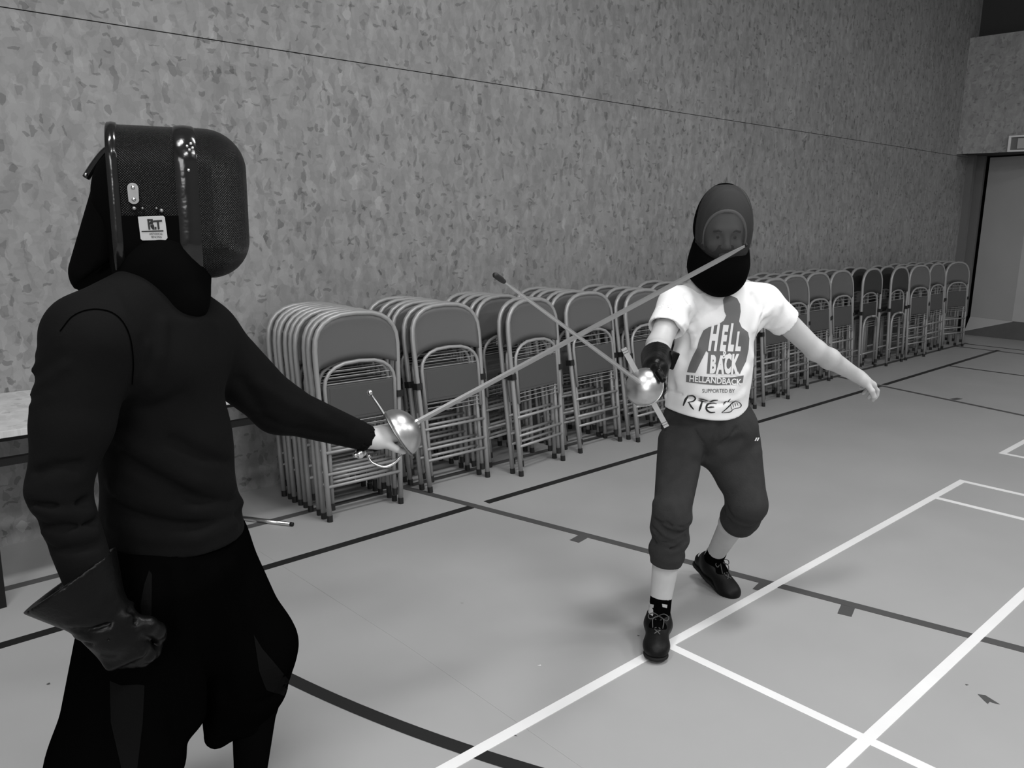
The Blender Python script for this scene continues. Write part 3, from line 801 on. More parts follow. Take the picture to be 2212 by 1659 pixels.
# printed figure, letters and marks on the chest (points read off the shirt, laid on its cloth)
k1 = lambda x, y: (1260 + x / 2.9615, 380 + y / 2.9615)
fig = [(893, 795), (908, 770), (945, 767), (982, 783), (1002, 820), (1006, 868), (996, 930), (992, 985), (1012, 968), (1052, 1000), (1060, 1040), (1056, 1110), (1040, 1185), (1020, 1225),
       (1000, 1268), (990, 1250), (1003, 1150), (990, 1180), (960, 1268), (790, 1265), (800, 1130), (786, 1120), (718, 1260), (664, 1256), (680, 1205), (702, 1150), (728, 1100), (742, 1045), (768, 988), (800, 968), (862, 950), (898, 926), (914, 893), (903, 868)]
lay('print_figure', fill_mesh_2d([[k1(*p) for p in fig]], 6), lambda x, y: (x, y), bv, M['print'], shirt)
lay('print_bar', fill_mesh_2d([[k1(*p) for p in ((660, 1272), (760, 1282), (860, 1290), (950, 1288), (1025, 1276), (1018, 1322), (940, 1336), (850, 1338), (750, 1330), (658, 1318))]], 6), lambda x, y: (x, y), bv, M['print'], shirt)
def letters(s, o, ex, ey, m, lift=.003, shear=0.0, bold=0.0, bend=None, name='print_lettering'):
    f = tri_warp(o, ex, ey)
    w = (lambda x, y: f(x, y + bend * x * x)) if bend else f
    return lay(name, text_bm(s, .12, shear, bold), w, bv, m, shirt, lift)
# HELL in tall jagged capitals, & and BACK
for s, x0, xw, yb, h in (('H', 826, 76, 1108, 158), ('E', 889, 70, 1110, 150), ('L', 938, 70, 1110, 160), ('L', 984, 66, 1112, 112)):
    a = k1(x0, yb)
    letters(s, a, (xw / 2.96, 1.0), (h * .20 / 2.96, -h * 1.42 / 2.96), M['print_white'], bold=.055)
letters('&', k1(900, 1168), (52 / 2.96, 0), (8 / 2.96, -72 / 2.96), M['print_white'], bold=.02)
for s, x0, xw, yb, h in (('B', 826, 64, 1255, 108), ('A', 873, 64, 1262, 112), ('C', 919, 60, 1256, 118), ('K', 962, 62, 1262, 122)):
    letters(s, k1(x0, yb), (xw / 2.96, 0), (h * .10 / 2.96, -h * 1.38 / 2.96), M['print_white'], bold=.055)
letters('HELLANDBACK', k1(842, 1326), (47 / 2.96, 1.2), (4 / 2.96, -56 / 2.96), M['print_white'], bold=.02)
letters('SUPPORTED BY', k1(864, 1386), (30 / 2.96, 0), (0, -34 / 2.96), M['print_black'], lift=.002)
def stroke(pts, w, m=M['print_black'], name='print_mark'):
    """brush stroke with pointed ends in the flat of the photo"""
    P = [np.array(p[:2]) for p in smooth_path([(x, y, 0) for x, y in pts], 5)]; L, Rr = [], []
    for i, p in enumerate(P):
        t = P[min(i + 1, len(P) - 1)] - P[max(i - 1, 0)]; t = t / np.linalg.norm(t); n = np.array([-t[1], t[0]])
        ww = w * (.35 + .65 * math.sin(math.pi * min(1, (i + .6) / len(P)))) / 2
        L.append(tuple(p + n * ww)); Rr.append(tuple(p - n * ww))
    polys = [[L[i], L[i + 1], Rr[i + 1], Rr[i]] for i in range(len(P) - 1)]
    return lay(name, fill_mesh_2d(polys, 6), lambda x, y: (x, y), bv, m, shirt, .002)
k2 = lambda x, y: (1440 + x / 6.3818, 660 + y / 6.3818)
for pts, w in (([(300, 1238), (262, 1300), (232, 1380)], 5.0), ([(285, 1245), (360, 1240), (398, 1275), (370, 1320), (290, 1335)], 3.2), ([(305, 1335), (340, 1390), (378, 1432)], 3.6),
               ([(425, 1300), (480, 1318), (550, 1332)], 3.6), ([(490, 1325), (470, 1390), (448, 1455)], 4.6),
               ([(690, 1352), (620, 1345), (560, 1372), (550, 1430), (600, 1470), (668, 1468)], 4.2), ([(555, 1408), (610, 1402), (655, 1400)], 3.0), ([(590, 1330), (640, 1308), (708, 1303)], 2.8), ([(440, 1282), (500, 1290), (570, 1312)], 2.0),
               ([(785, 1372), (800, 1330), (838, 1318)], 2.2), ([(845, 1330), (860, 1305), (880, 1285)], 2.2), ([(842, 1318), (855, 1330)], 2.0),
               ([(755, 1475), (800, 1440), (860, 1385), (905, 1340), (950, 1312)], 2.4), ([(950, 1312), (1000, 1335), (1025, 1375), (1000, 1405), (930, 1420)], 1.8),
               ([(930, 1420), (900, 1440), (880, 1462), (820, 1472), (755, 1475)], 1.8), ([(905, 1350), (918, 1400)], 1.4), ([(935, 1335), (950, 1392)], 1.4), ([(965, 1328), (982, 1382)], 1.4), ([(880, 1372), (895, 1432)], 1.3)):
    stroke([k2(*p) for p in pts], w)

# ---- rolled joggers
tr = []
tr += [cone(w_pelvis + TL * .075, w_pelvis - TL * .075, .115, .115, .05, (TF, .9)), cone(at(1528, 890, 3.14), w_pelvis, .148, .15, .04, (TF, .84)),
       cone(w_rh + CR * .008, w_rk + UP * .03, .092, .068, .02), cone(w_lh, w_lk + UP * .02 - FH * .005, .099, .077, .02), cone(at(1528, 950, 3.10), at(1580, 1030, 3.09), .055, .062, .03),
       cone(w_rk + UP * .03, w_rk - UP * .045, .070, .062, .02), cone(w_lk + UP * .02, w_lk + (w_la - w_lk) * .14, .078, .072, .02)]
rax = nrm(w_ra - w_rk); lax = nrm(w_la - w_lk)
def ring(c, n, R_, r, flat_dir=None):
    u = nrm(np.cross(n, CR if abs(n @ CR) < .9 else FH)); v = np.cross(n, u)
    p = Prim(); p.op = 'add'; p.k = .016
    def f(P):
        d = P - c; z = d @ n; q = np.sqrt(np.maximum((d * d).sum(1) - z * z, 0)) - R_; return np.sqrt(q * q + z * z) - r
    p.f = f; return p
for t, R_, r, til in ((.00, .050, .024, .25), (.055, .052, .026, -.3), (.10, .050, .022, .35), (.135, .044, .022, -.1)):
    tr.append(ring(w_rk + rax * (t - .01), nrm(rax + CR * til), R_, r))
tr.append(cone(w_rk + rax * .02, w_rk + rax * .155, .062, .060, .02))
for t, R_, r, til in ((.085, .054, .022, .2), (.115, .052, .021, -.1)):
    tr.append(ring(w_lk + lax * (t - .01), nrm(lax + CR * til), R_, r))
tr.append(cone(w_lk, w_lk + lax * .125, .070, .064, .02))
cuff(tr, w_rk + rax * .168, rax, .12); cuff(tr, w_lk + lax * .128, lax, .12)
tr.append(plane(at(1540, 845, 3.1), UP, .004))
add_folds(tr, (([(1440, 960), (1480, 975), (1520, 985)], .02, .010), ([(1420, 925), (1470, 912), (1510, 905)], .018, -.012), ([(1522, 990), (1545, 965), (1600, 950)], .02, -.013),
                  ([(1530, 1000), (1580, 985), (1640, 975)], .018, .008), ([(1525, 985), (1490, 1000), (1440, 1030)], .02, -.008), ([(1560, 900), (1545, 950), (1525, 985)], .012, -.010),
                  ([(1420, 1128), (1450, 1152), (1492, 1140)], .009, -.010), ([(1415, 1150), (1455, 1172), (1480, 1160)], .009, -.009), ([(1570, 1095), (1610, 1130), (1650, 1125)], .012, -.010),
                  ([(1415, 1085), (1450, 1092), (1488, 1078)], .016, .009), ([(1412, 1165), (1450, 1185), (1478, 1172)], .007, -.008), ([(1575, 1120), (1610, 1140), (1650, 1132)], .008, -.006)), 1.25, 1.05)
lo, hi = bounds([w_pelvis, w_rk, w_lk, w_rk - UP * .1, w_lk - UP * .05, w_pelvis + UP * .05], .19)
add_folds(tr, (([(1412, 1120), (1440, 1132), (1470, 1138), (1492, 1130)], .0055, -.007), ([(1408, 1138), (1440, 1156), (1478, 1158)], .0055, -.007), ([(1408, 1152), (1435, 1170), (1465, 1176), (1482, 1168)], .0055, -.006),
    ([(1425, 1112), (1445, 1130), (1472, 1150)], .005, -.005), ([(1415, 1172), (1440, 1184), (1468, 1182)], .0055, -.005), ([(1565, 1102), (1590, 1122), (1625, 1134), (1650, 1128)], .0055, -.006),
    ([(1500, 930), (1520, 960), (1526, 985)], .007, -.007), ([(1590, 925), (1560, 955), (1535, 980)], .007, -.007), ([(1430, 905), (1480, 900), (1525, 912)], .007, -.006), ([(1418, 925), (1450, 935)], .006, -.006)))
tr_me = sdf_mesh('joggers', tr, lo, hi, .0048)
jog = link('joggers', tr_me, M['sweat'], PW); jog['label'] = 'dark grey fleece joggers rolled up below the knees'
bvj = bvh_of(tr_me)
for x in (0, 4.5):
    lay('print_mark', fill_mesh_2d([[(1629 + x, 952), (1632 + x, 945), (1635 + x, 945), (1632 + x, 952)]], 5), lambda x, y: (x, y), bvj, M['print_white'], jog, .002)

# ---- socks and shoes
def sock_shoe(ank, toe, up, flex=0.0):
    f, l, u = frame_from(toe, up)
    shin = nrm((w_rk if ank is w_ra else w_lk) - ank)
    sk = [cone(ank - u * .02, ank + shin * .075, .042, .041, .01), cone(ank - u * .03, ank + f * .06 - u * .03, .040, .038, .02)]
    cuff(sk, ank + shin * .082, shin, .07)
    lo, hi = bounds([ank], .15)
    so = link('sock', sdf_mesh('sock', sk, lo, hi, .005), M['sock'], PW)
    lm = sk and M['tag_cloth']
    s = [cone(ank - u * .052 - f * .048, ank - u * .035 + f * .01, .036, .040, .03), cone(ank - u * .03 + f * .02, ank - u * .064 + f * .155, .043, .028, .03, (l, 1.18)),
         ell(ank - u * .062 + f * .125, (f, l, u), (.062, .050, .034), .02), cone(ank - u * .004 - f * .01, ank - u * .03 + f * .01, .045, .046, .02)]
    s.append(plane(ank - u * .085, -u, .003)); s.append(cone(ank + u * .05, ank - u * .015, .034, .034, .004, op='sub'))
    cuff(s, ank + u * .010 - f * .012, u * 1 - f * .25, .09)
    lo, hi = bounds([ank - f * .1, ank + f * .2], .11)
    sm = sdf_mesh('shoe', s, lo, hi, .0045); sh_ = link('shoe', sm, M['shoe'], PW)
    sl = [cone(ank - u * .085 - f * .05, ank - u * .085 + f * .03, .037, .037, .04), cone(ank - u * .085 + f * .03, ank - u * .085 + f * .145, .037, .047, .03), ]
    sl += [plane(ank - u * .078, u, .002), plane(ank - u * .092, -u, .002)]
    link('sole', sdf_mesh('sole', sl, lo, hi, .0045), M['sole'], sh_)
    bvs = BVHTree.FromPolygons([v.co.copy() for v in sm.vertices], [list(p.vertices) for p in sm.polygons])
    def onto(p, lift=.002):
        hit, nn, _, _ = bvs.find_nearest(Vector(p)); nn = nn if nn.dot(Vector(u)) > 0 else -nn
        return np.array(hit + nn * lift)
    for i in range(4):                                  # crossed laces over the tongue
        a, b = .045 + .022 * i, .062 + .022 * i
        for sg_ in (-1, 1):
            pts = [onto(ank + f * (a + (b - a) * t) + l * sg_ * .019 * (1 - 2 * t) + u * .03) for t in np.linspace(0, 1, 5)]
            tube_obj('lace', pts, .0022, M['lace'], sh_, 6)
    for sg_ in (-1, 1):
        c0 = onto(ank + f * .05 + u * .03)
        pts = smooth_path([c0, c0 + l * sg_ * .02 + u * .012 + f * .006, c0 + l * sg_ * .038 + u * .004 + f * .012, c0 + l * sg_ * .03 - u * .006 + f * .022, c0 + f * .004], 4)
        tube_obj('lace', pts, .002, M['lace'], sh_, 6)
        tube_obj('lace', smooth_path([c0, c0 + l * sg_ * .02 + f * .03 + u * .0, onto(ank + f * .10 + l * sg_ * .03 + u * .02, .004)], 4), .002, M['lace'], sh_, 6)
    return so
s1 = sock_shoe(w_ra, r_toe, UP); s2 = sock_shoe(w_la, l_toe, nrm(UP - l_toe * (UP @ l_toe)))
bvk = bvh_of(s1.data)
for x in (1402, 1430):
    lay('print_mark', fill_mesh_2d([[(x, 1304), (x + 11, 1306), (x + 10, 1313), (x + 1, 1311)]], 5), lambda x, y: (x, y), bvk, M['tag_cloth'], s1, .002)

# ---- hair and short beard seen through the mesh
hf, hl, hu = frame_from(w_face, UP)
hg = lambda x, y, z: w_head + .98 * (x * hf + y * hl + z * hu)
hp = [ell(hg(-.016, 0, .042), (hf, hl, hu), (.104, .083, .094), .02), rbox(hg(.115, 0, .0), (hf, hl, hu), (.075, .1, .078), .03, .02, 'sub'), plane(hg(-.03, 0, -.05), -hu + hf * .1, .01),
      cone(hg(-.005, .12, -.01), hg(-.005, -.12, -.01), .026, k=.005, op='sub')]
lo, hi = bounds([w_head], .15)
link('hair', sdf_mesh('hair', hp, lo, hi, .005), M['hair'], PW)
bp_ = [ell(hg(.028, 0, -.034), (hf, hl, hu), (.0675, .0655, .088), .02), ell(hg(.058, 0, -.092), (hf, hl, hu), (.032, .033, .027), .03), cone(hg(.094, .022, -.052), hg(.094, -.022, -.052), .007, k=.01),
       plane(hg(0, 0, -.048), hu + hf * -.25, .006), ell(hg(.098, 0, -.066), (hf, hl, hu), (.022, .024, .010), .004, 'sub'), plane(hg(.0, 0, 0), -hf, .01)]
link('beard', sdf_mesh('beard', bp_, lo, hi, .004), M['hair'], PW)
for y in (-1, 1):
    ball_obj('iris', hg(.0845, y * .031, -.001), .0058, M['hair'], PW)
    tube_obj('eyebrow', [hg(.092, y * .016, .019), hg(.094, y * .032, .024), hg(.086, y * .048, .019)], .0045, M['hair'], PW, 6)

# ---- mask: wire mesh dome, dark lining, pale padding, black bib
def mesh_mat(name, clear, v):
    m = bpy.data.materials.new(name); m.use_nodes = True; nt = m.node_tree; b = nt.nodes['Principled BSDF']
    b.inputs['Base Color'].default_value = (v, v, v, 1); b.inputs['Roughness'].default_value = .8; b.inputs['Specular IOR Level'].default_value = .2
    t = nt.nodes.new('ShaderNodeBsdfTransparent'); x = nt.nodes.new('ShaderNodeMixShader'); x.inputs[0].default_value = clear
    nt.links.new(b.outputs[0], x.inputs[1]); nt.links.new(t.outputs[0], x.inputs[2]); nt.links.new(x.outputs[0], nt.nodes['Material Output'].inputs[0])
    return m
M['mask_mesh_far'] = mesh_mat('open_wire_mesh', .24, .035)
mc = w_head + hu * .022 + hf * .015
A3 = (hf, hl, hu)
V, F = [], []; nu, nv = 28, 20
for i in range(nu + 1):                                    # front half shell of the dome
    for j in range(nv + 1):
        a = math.pi * (i / nu - .5); b = math.pi * (j / nv - .5)
        x = math.cos(b) * math.cos(a); y = math.cos(b) * math.sin(a); z = math.sin(b)
        V.append(mc + hf * (.150 * abs(x) ** .8 - .01) + hl * .102 * y / max(.25, math.cos(b)) ** .25 + hu * (.158 * z if z > 0 else .150 * z))
for i in range(nu):
    for j in range(nv):
        F.append((i * (nv + 1) + j, (i + 1) * (nv + 1) + j, (i + 1) * (nv + 1) + j + 1, i * (nv + 1) + j + 1))
mask_w = link('fencing_mask', mesh_from('fencing_mask', V, F, True), M['mask_mesh_far'], PW)
mask_w['label'] = 'see-through black wire mesh mask worn by the white shirted fencer'
li = [ell(mc - hf * .02, A3, (.13, .106, .162), .02), ell(mc - hf * .01, A3, (.125, .099, .152), .01, 'sub'), plane(mc + hf * .006, hf, .004),
      plane(mc - hu * .02 - hf * .04, -hu - hf * .9, .01)]
lo, hi = bounds([mc], .21)
link('lining', sdf_mesh('lining', li, lo, hi, .005), M['bib'], mask_w)
pts = []
for i in range(25):
    a = math.pi * (-.08 + 1.16 * i / 24); pts.append(mc + hf * .062 + hl * .079 * math.cos(a) + hu * (-.028 + .098 * math.sin(a)) - hf * .03 * abs(math.cos(a)))
tube_obj('padding', pts, .0055, M['pad'], mask_w, 8)
# black cap between the padding and the dome
cap = [ell(mc - hf * .0, A3, (.135, .099, .150), .02), ell(mc + hf * .05 - hu * .022, A3, (.30, .079, .098), .01, 'sub'), plane(mc + hf * .045, hf, .008), plane(mc - hu * .05, -hu, .01)]
link('crown_pad', sdf_mesh('crown_pad', cap, lo, hi, .005), M['chair_dark'], mask_w)
bb = [cone(at(1557, 520, 3.08), at(1553, 570, 3.06), .100, .108, .03), cone(at(1551, 572, 3.06), at(1556, 586, 3.00), .106, .090, .03, (nrm(TF), .95)),
      cone(at(1552, 572, 3.0), at(1562, 588, 2.98), .080, .062, .04, (TF, .6))]
bcut = Prim(); bcut.op = 'and'; bcut.k = .008
bc0 = at(1556, 570, 2.90)
def bcf(P):                                              # upper edge sweeps up and back towards the ears
    d = P - bc0; q = d @ FH; return d @ UP - .45 * np.maximum(q - .02, 0) - 6.0 * (d @ CR) ** 2 * (q < .15)
bcut.f = bcf
bb += [ell(mc - hf * .02, A3, (.128, .0985, .148), .004, 'sub'), bcut, plane(at(1556, 470, 3.0), UP, .01),
       cone(w_head - UP * .1, w_neck - UP * .08, .085, .085, .01, op='sub')]
lo, hi = bounds([at(1556, 580, 3.02)], .24)
link('bib', sdf_mesh('bib', bb, lo, hi, .006), M['bib'], mask_w)
# strap edge of the bib lit under the chin
# ---- black gauntlet on the sword hand
gl = hand_prims(w_rw, r_D, r_N, r_T, CURL, grow=.0035)
gcut = w_rw + (w_re - w_rw) * .50
gl += [cone(w_rw, gcut + (w_re - w_rw) * .2, .043, .060, .02)]
cuff(gl, gcut, w_re - w_rw, .12); gl.append(cone(w_rw + (w_re - w_rw) * .25, gcut + (w_re - w_rw) * .3, .040, .056, .003, op='sub'))
lo, hi = bounds([w_rw, gcut, w_rw + r_D * .1], .12)
glove = link('glove', sdf_mesh('glove', gl, lo, hi, .0045), M['leather'], PW); glove['label'] = 'black glove with a stiff cuff on the sword hand'
tabc = at(1452, 778, 2.70)
bm = bmesh.new(); bm_box(bm, (-.018, -.006, -.03), (.016, .006, .03), .004)
me = from_bm('cuff_tab', bm, True); t_ = link('cuff_tab', me, M['leather'], glove)
t_.matrix_world = Matrix.Translation(Vector(tabc)) @ Matrix(((*nrm(C_R), 0), (0, 0, 0, 0), (0, 0, 0, 0), (0, 0, 0, 1))).to_4x4() if False else Matrix.Translation(Vector(tabc)) @ Matrix.Rotation(-.75, 4, 'Z') @ Matrix.Rotation(.35, 4, 'Y')

# ============================================================ the dark fencer in the foreground, left
FD = nrm(CR * .95 - FH * .28); LD = nrm(np.cross(UP, FD))            # chest direction and the body's left
d_neck = at(352, 615, 1.84); d_head = at(352, 446, 1.86)
d_rs, d_re, d_rw = at(196, 742, 1.62), at(126, 1056, 1.56), at(226, 1340, 1.575)
d_ls, d_le = at(437, 735, 1.97), at(602, 880, 2.11)
d_chest, d_waist, d_pel = at(346, 755, 1.83), at(362, 965, 1.85), at(372, 1110, 1.855)
d_rh, d_rk = at(318, 1130, 1.82), at(268, 1515, 1.73); d_ra = d_rk - UP * .405 - FD * .05
d_lh, d_lk, d_la = at(432, 1125, 1.92), at(556, 1425, 1.945), at(540, 1690, 1.975)
MF = nrm(CR * .927 + FH * .375); mf, ml, mu = frame_from(MF, UP)
B1 = nrm(at(1612, 530, 2.47) - at(903, 903, 2.32))                   # along the near blade
dr_D = nrm(at(316, 1478, 1.58) - d_rw); dr_N = nrm(FH - dr_D * (FH @ dr_D)); dr_T = np.cross(dr_D, dr_N); dr_T = dr_T if dr_T @ CR > 0 else -dr_T
gc = at(861, 936, 2.30); rim_u = nrm(at(797, 845, 2.29) - at(893, 988, 2.30)); ax1 = nrm(B1 - rim_u * (B1 @ rim_u))   # cup, quillon line and grip axis
dl_D = nrm(CR * .80 + FH * .50 + UP * .12); dl_N = nrm(-UP * .85 + FH * .30 + CR * .15); dl_N = nrm(dl_N - dl_D * (dl_N @ dl_D)); dl_T = np.cross(dl_N, dl_D); dl_T = dl_T if dl_T @ FH < 0 else -dl_T
d_lw = gc - ax1 * .046 - dl_N * .024 - dl_D * .048
GRIP = (1.05, 1.5, 1.0); RELAX = ((.55, .8, .5), (.62, .85, .55), (.68, .9, .55), (.72, .95, .6))
bd = head_prims(d_head, MF, UP, .98)
bd += [cone(d_head - UP * .06, d_neck, .055, .062, .03), cone(d_chest + LD * .09, d_chest - LD * .09, .095, .095, .05, (FD, .85)),
       cone(d_chest, d_waist, .115, .11, .05, (FD, .75)), cone(d_waist, d_pel, .11, .105, .05, (FD, .8)), cone(d_neck, d_ls, .055, .05, .04), cone(d_neck, d_rs, .055, .05, .04)]
for a, b, c in ((d_rs, d_re, d_rw), (d_ls, d_le, d_lw)):
    mid = b * .68 + c * .32; bd += [cone(a, b, .046, .032, .025), cone(b, mid, .032, .033, .02), cone(mid, c, .033, .0265, .02)]
bd += hand_prims(d_lw, dl_D, dl_N, dl_T, GRIP, thumb=(.95, .8)) + hand_prims(d_rw, dr_D, dr_N, dr_T, RELAX)
for a, b, c in ((d_rh, d_rk, d_ra), (d_lh, d_lk, d_la)):
    mid = b * .68 + c * .32; bd += [cone(a, b, .078, .054, .03), cone(b, mid, .053, .055, .02), cone(mid, c, .053, .036, .02)]
toe_l = nrm(CR * .95 + FH * .25); toe_r = nrm(CR * .55 - FH * .85)
bd += foot_prims(d_ra, toe_r, UP) + foot_prims(d_la, toe_l, UP)
lo, hi = bounds([d_head + UP * .15, d_rs, d_re, d_rw + dr_D * .2, d_lw + dl_D * .15, d_ra, d_la, d_la + toe_l * .2, d_ra + toe_r * .2], .12)
person_d = link('person', sdf_mesh('person', bd, lo, hi, .006), M['skin'])
tag(person_d, 'fencer all in black standing at the left with one bare hand stretched forward', 'person')
PD = person_d

# ---- long sleeved jersey
js = [cone(d_chest + LD * .085, d_chest - LD * .085, .118, .118, .05, (FD, .96)), cone(at(350, 790, 1.83), at(360, 960, 1.85), .128, .134, .05),
      cone(at(360, 960, 1.85), at(374, 1160, 1.86), .138, .166, .05),
      cone(d_neck - UP * .02, at(350, 690, 1.83), .075, .11, .04), cone(d_neck + UP * .005, d_rs + UP * .02, .064, .082, .05), cone(d_neck - UP * .02, d_ls + UP * .005, .06, .078, .04),
      cone(d_rs, d_re * .55 + d_rs * .45, .089, .074, .03), cone(d_re * .55 + d_rs * .45, d_re, .074, .057, .02), cone(d_re, d_rw, .056, .046, .02),
      cone(d_ls, d_le, .088, .066, .03), cone(d_le, d_lw + nrm(d_lw - d_le) * .02, .066, .036, .03)]
cuff(js, d_lw - nrm(d_lw - d_le) * .002, d_lw - d_le, .09); cuff(js, d_rw + (d_re - d_rw) * .05, d_rw - d_re, .09)
js.append(cone(d_lw + (d_le - d_lw) * .06, d_lw + (d_lw - d_le) * .2, .034, .034, .003, op='sub'))
js.append(plane(at(400, 1214, 1.705), nrm(-UP + FD * .10 * -1), .005))
js.append(cone(at(375, 1270, 1.86), at(376, 1350, 1.86), .142, .142, .004, (LD, .95), op='sub'))
add_folds(js, (([(68, 800), (100, 775), (140, 745)], .008, .007), ([(72, 850), (105, 822), (142, 790)], .008, .007), ([(80, 770), (108, 745), (135, 722)], .007, .006), ([(70, 880), (110, 855)], .008, .005),
    ([(60, 1065), (110, 1040), (165, 1035)], .009, .010), ([(58, 1082), (110, 1090), (185, 1082)], .008, -.010), ([(75, 1100), (130, 1112), (195, 1106)], .008, .009), ([(80, 1128), (140, 1136), (200, 1128)], .008, -.009),
    ([(82, 1020), (120, 1005), (170, 1000)], .009, -.008), ([(95, 1150), (150, 1158), (205, 1148)], .008, .007), ([(105, 1180), (160, 1188), (210, 1178)], .008, -.007),
    ([(250, 940), (330, 985), (420, 1040), (500, 1050)], .013, .010), ([(265, 985), (350, 1040), (430, 1080), (515, 1085)], .013, -.010), ([(245, 1050), (330, 1085), (420, 1105), (518, 1085)], .013, .010),
    ([(250, 1090), (340, 1125), (430, 1135), (520, 1110)], .012, -.009), ([(240, 1130), (320, 1160), (420, 1165), (505, 1130)], .012, .008), ([(370, 950), (430, 985), (500, 1000)], .013, -.008),
    ([(310, 750), (300, 800), (318, 830)], .012, .009), ([(350, 700), (345, 770), (318, 820)], .012, .008), ([(240, 630), (262, 680), (290, 720)], .012, .006), ([(285, 870), (330, 880), (390, 860)], .02, -.006),
    ([(560, 830), (620, 870), (700, 905)], .012, .007), ([(570, 900), (650, 925), (740, 945)], .012, -.006), ([(520, 820), (560, 880)], .012, -.007), ([(700, 880), (760, 910)], .010, .005)), 1.15, 1.5)
lo, hi = bounds([d_rs, d_re, d_rw, d_ls, d_lw, d_neck, d_pel, d_pel - UP * .1], .19)
js_me = sdf_mesh('jersey', js, lo, hi, .0065)
jersey = link('jersey', js_me, M['jersey'], PD); jersey['label'] = 'charcoal long sleeved jersey'
bvd = bvh_of(js_me)
def laystroke(pts, w, bvh, m, parent, name, lift=.0012):
    P = [np.array(p[:2]) for p in smooth_path([(x, y, 0) for x, y in pts], 6)]
    L, Rr = [], []
    for i, p in enumerate(P):
        t = P[min(i + 1, len(P) - 1)] - P[max(i - 1, 0)]; t = t / np.linalg.norm(t); n = np.array([-t[1], t[0]]) * w / 2
        L.append(tuple(p + n)); Rr.append(tuple(p - n))
    return lay(name, fill_mesh_2d([[L[i], L[i + 1], Rr[i + 1], Rr[i]] for i in range(len(P) - 1)], 8), lambda x, y: (x, y), bvh, m, parent, lift)
laystroke([(130, 716), (158, 683), (196, 669), (235, 673), (262, 692), (280, 728), (287, 780), (285, 830)], 2.6, bvd, M['jersey_seam'], jersey, 'seam')

# ---- wide knee breeches with slashed lining
br = [cone(at(352, 1180, 1.84), at(405, 1180, 1.88), .125, .125, .05), cone(at(318, 1230, 1.81), at(252, 1650, 1.735), .125, .142, .05), cone(at(425, 1190, 1.90), at(545, 1400, 1.945), .125, .105, .05),
      cone(at(545, 1400, 1.945), at(548, 1478, 1.945), .105, .086, .05), cone(at(540, 1480, 1.94), at(535, 1545, 1.945), .086, .056, .03), cone(at(490, 1490, 1.92), at(468, 1590, 1.90), .075, .032, .05),
      cone(at(252, 1650, 1.735), at(245, 1760, 1.73), .145, .10, .05), cone(at(360, 1250, 1.80), at(398, 1540, 1.785), .14, .05, .05)]
br.append(plane(at(372, 1140, 1.855), UP, .005))
add_folds(br, (([(420, 1240), (440, 1400), (445, 1560)], .02, -.012), ([(350, 1240), (375, 1450), (385, 1600)], .02, -.010), ([(500, 1220), (560, 1350), (610, 1450)], .02, .010), ([(220, 1480), (210, 1640)], .02, -.008),
    ([(560, 1520), (600, 1500), (635, 1480)], .01, -.012), ([(470, 1240), (500, 1400), (520, 1500)], .018, .008)), 1.0, 1.0)
lo, hi = bounds([at(250, 1780, 1.70), at(548, 1560, 1.945), at(345, 1080, 1.83), at(640, 1450, 1.95), at(100, 1600, 1.7)], .16)
br_me = sdf_mesh('breeches', br, lo, hi, .0075)
breeches = link('breeches', br_me, M['breeches'], PD); breeches['label'] = 'wide black knee breeches with dark grey lining in the slashes'
bvb = bvh_of(br_me)
for poly in ([(322, 1232), (328, 1240), (327, 1350), (322, 1352), (306, 1325), (304, 1305), (312, 1262)], [(238, 1470), (262, 1480), (300, 1478), (312, 1480), (308, 1560), (296, 1659), (262, 1659), (240, 1560)],
             [(548, 1370), (566, 1400), (600, 1440), (624, 1470), (628, 1490), (620, 1506), (604, 1500), (575, 1490), (560, 1450)]):
    lay('slash_lining', fill_mesh_2d([poly], 14), lambda x, y: (x, y), bvb, M['lining'], breeches, .0015)
# stockings and shoes (below the frame)
for a, b, c, t in ((d_rh, d_rk, d_ra, toe_r), (d_lh, d_lk, d_la, toe_l)):
    mid = b * .68 + c * .32
    sk = [cone(b * .9 + c * .1, mid, .057, .060, .02), cone(mid, c, .060, .041, .02), cone(c, c - UP * .03 + t * .05, .042, .04, .02)]
    lo, hi = bounds([b, c], .12); link('stocking', sdf_mesh('stocking', sk, lo, hi, .007), M['sock'], PD)
    f, l, u = frame_from(t, UP)
    s = foot_prims(c, t, UP, .265, grow=.006); s.append(plane(c - u * .084, -u, .003)); cuff(s, c + u * .02, u, .09)
    lo, hi = bounds([c - f * .1, c + f * .2], .11); so = link('shoe', sdf_mesh('shoe', s, lo, hi, .0055), M['shoe'], PD)

# ---- gauntlet on the hanging right hand
gg = hand_prims(d_rw, dr_D, dr_N, dr_T, RELAX, grow=.009, thumb=(.75, .5))
gax = nrm(d_rw - at(150, 1248, 1.575)); gop = at(152, 1250, 1.575)
gg += [cone(d_rw + gax * .03, d_rw - gax * .02, .048, .050, .02), cone(d_rw - gax * .0, gop - gax * .03, .050, .118, .02)]
cuff(gg, gop, -gax, .2); gg.append(cone(d_rw - gax * .035, gop - gax * .045, .034, .108, .003, op='sub'))
add_folds(gg, (([(150, 1345), (210, 1335), (290, 1300)], .006, .008), ([(165, 1362), (230, 1350), (285, 1318)], .006, -.010), ([(165, 1375), (200, 1380), (280, 1330)], .006, .008), ([(190, 1390), (235, 1378), (290, 1345)], .006, -.008), ([(240, 1398), (275, 1385), (300, 1365)], .006, .006), ([(232, 1310), (245, 1290)], .01, .004)), 1.0, 1.0)
lo, hi = bounds([d_rw + dr_D * .12, gop, at(65, 1310, 1.575)], .14)
ga = link('gauntlet', sdf_mesh('gauntlet', gg, lo, hi, .0045), M['leather'], PD); ga['label'] = 'black leather gauntlet with a flared cuff on the hanging right hand'

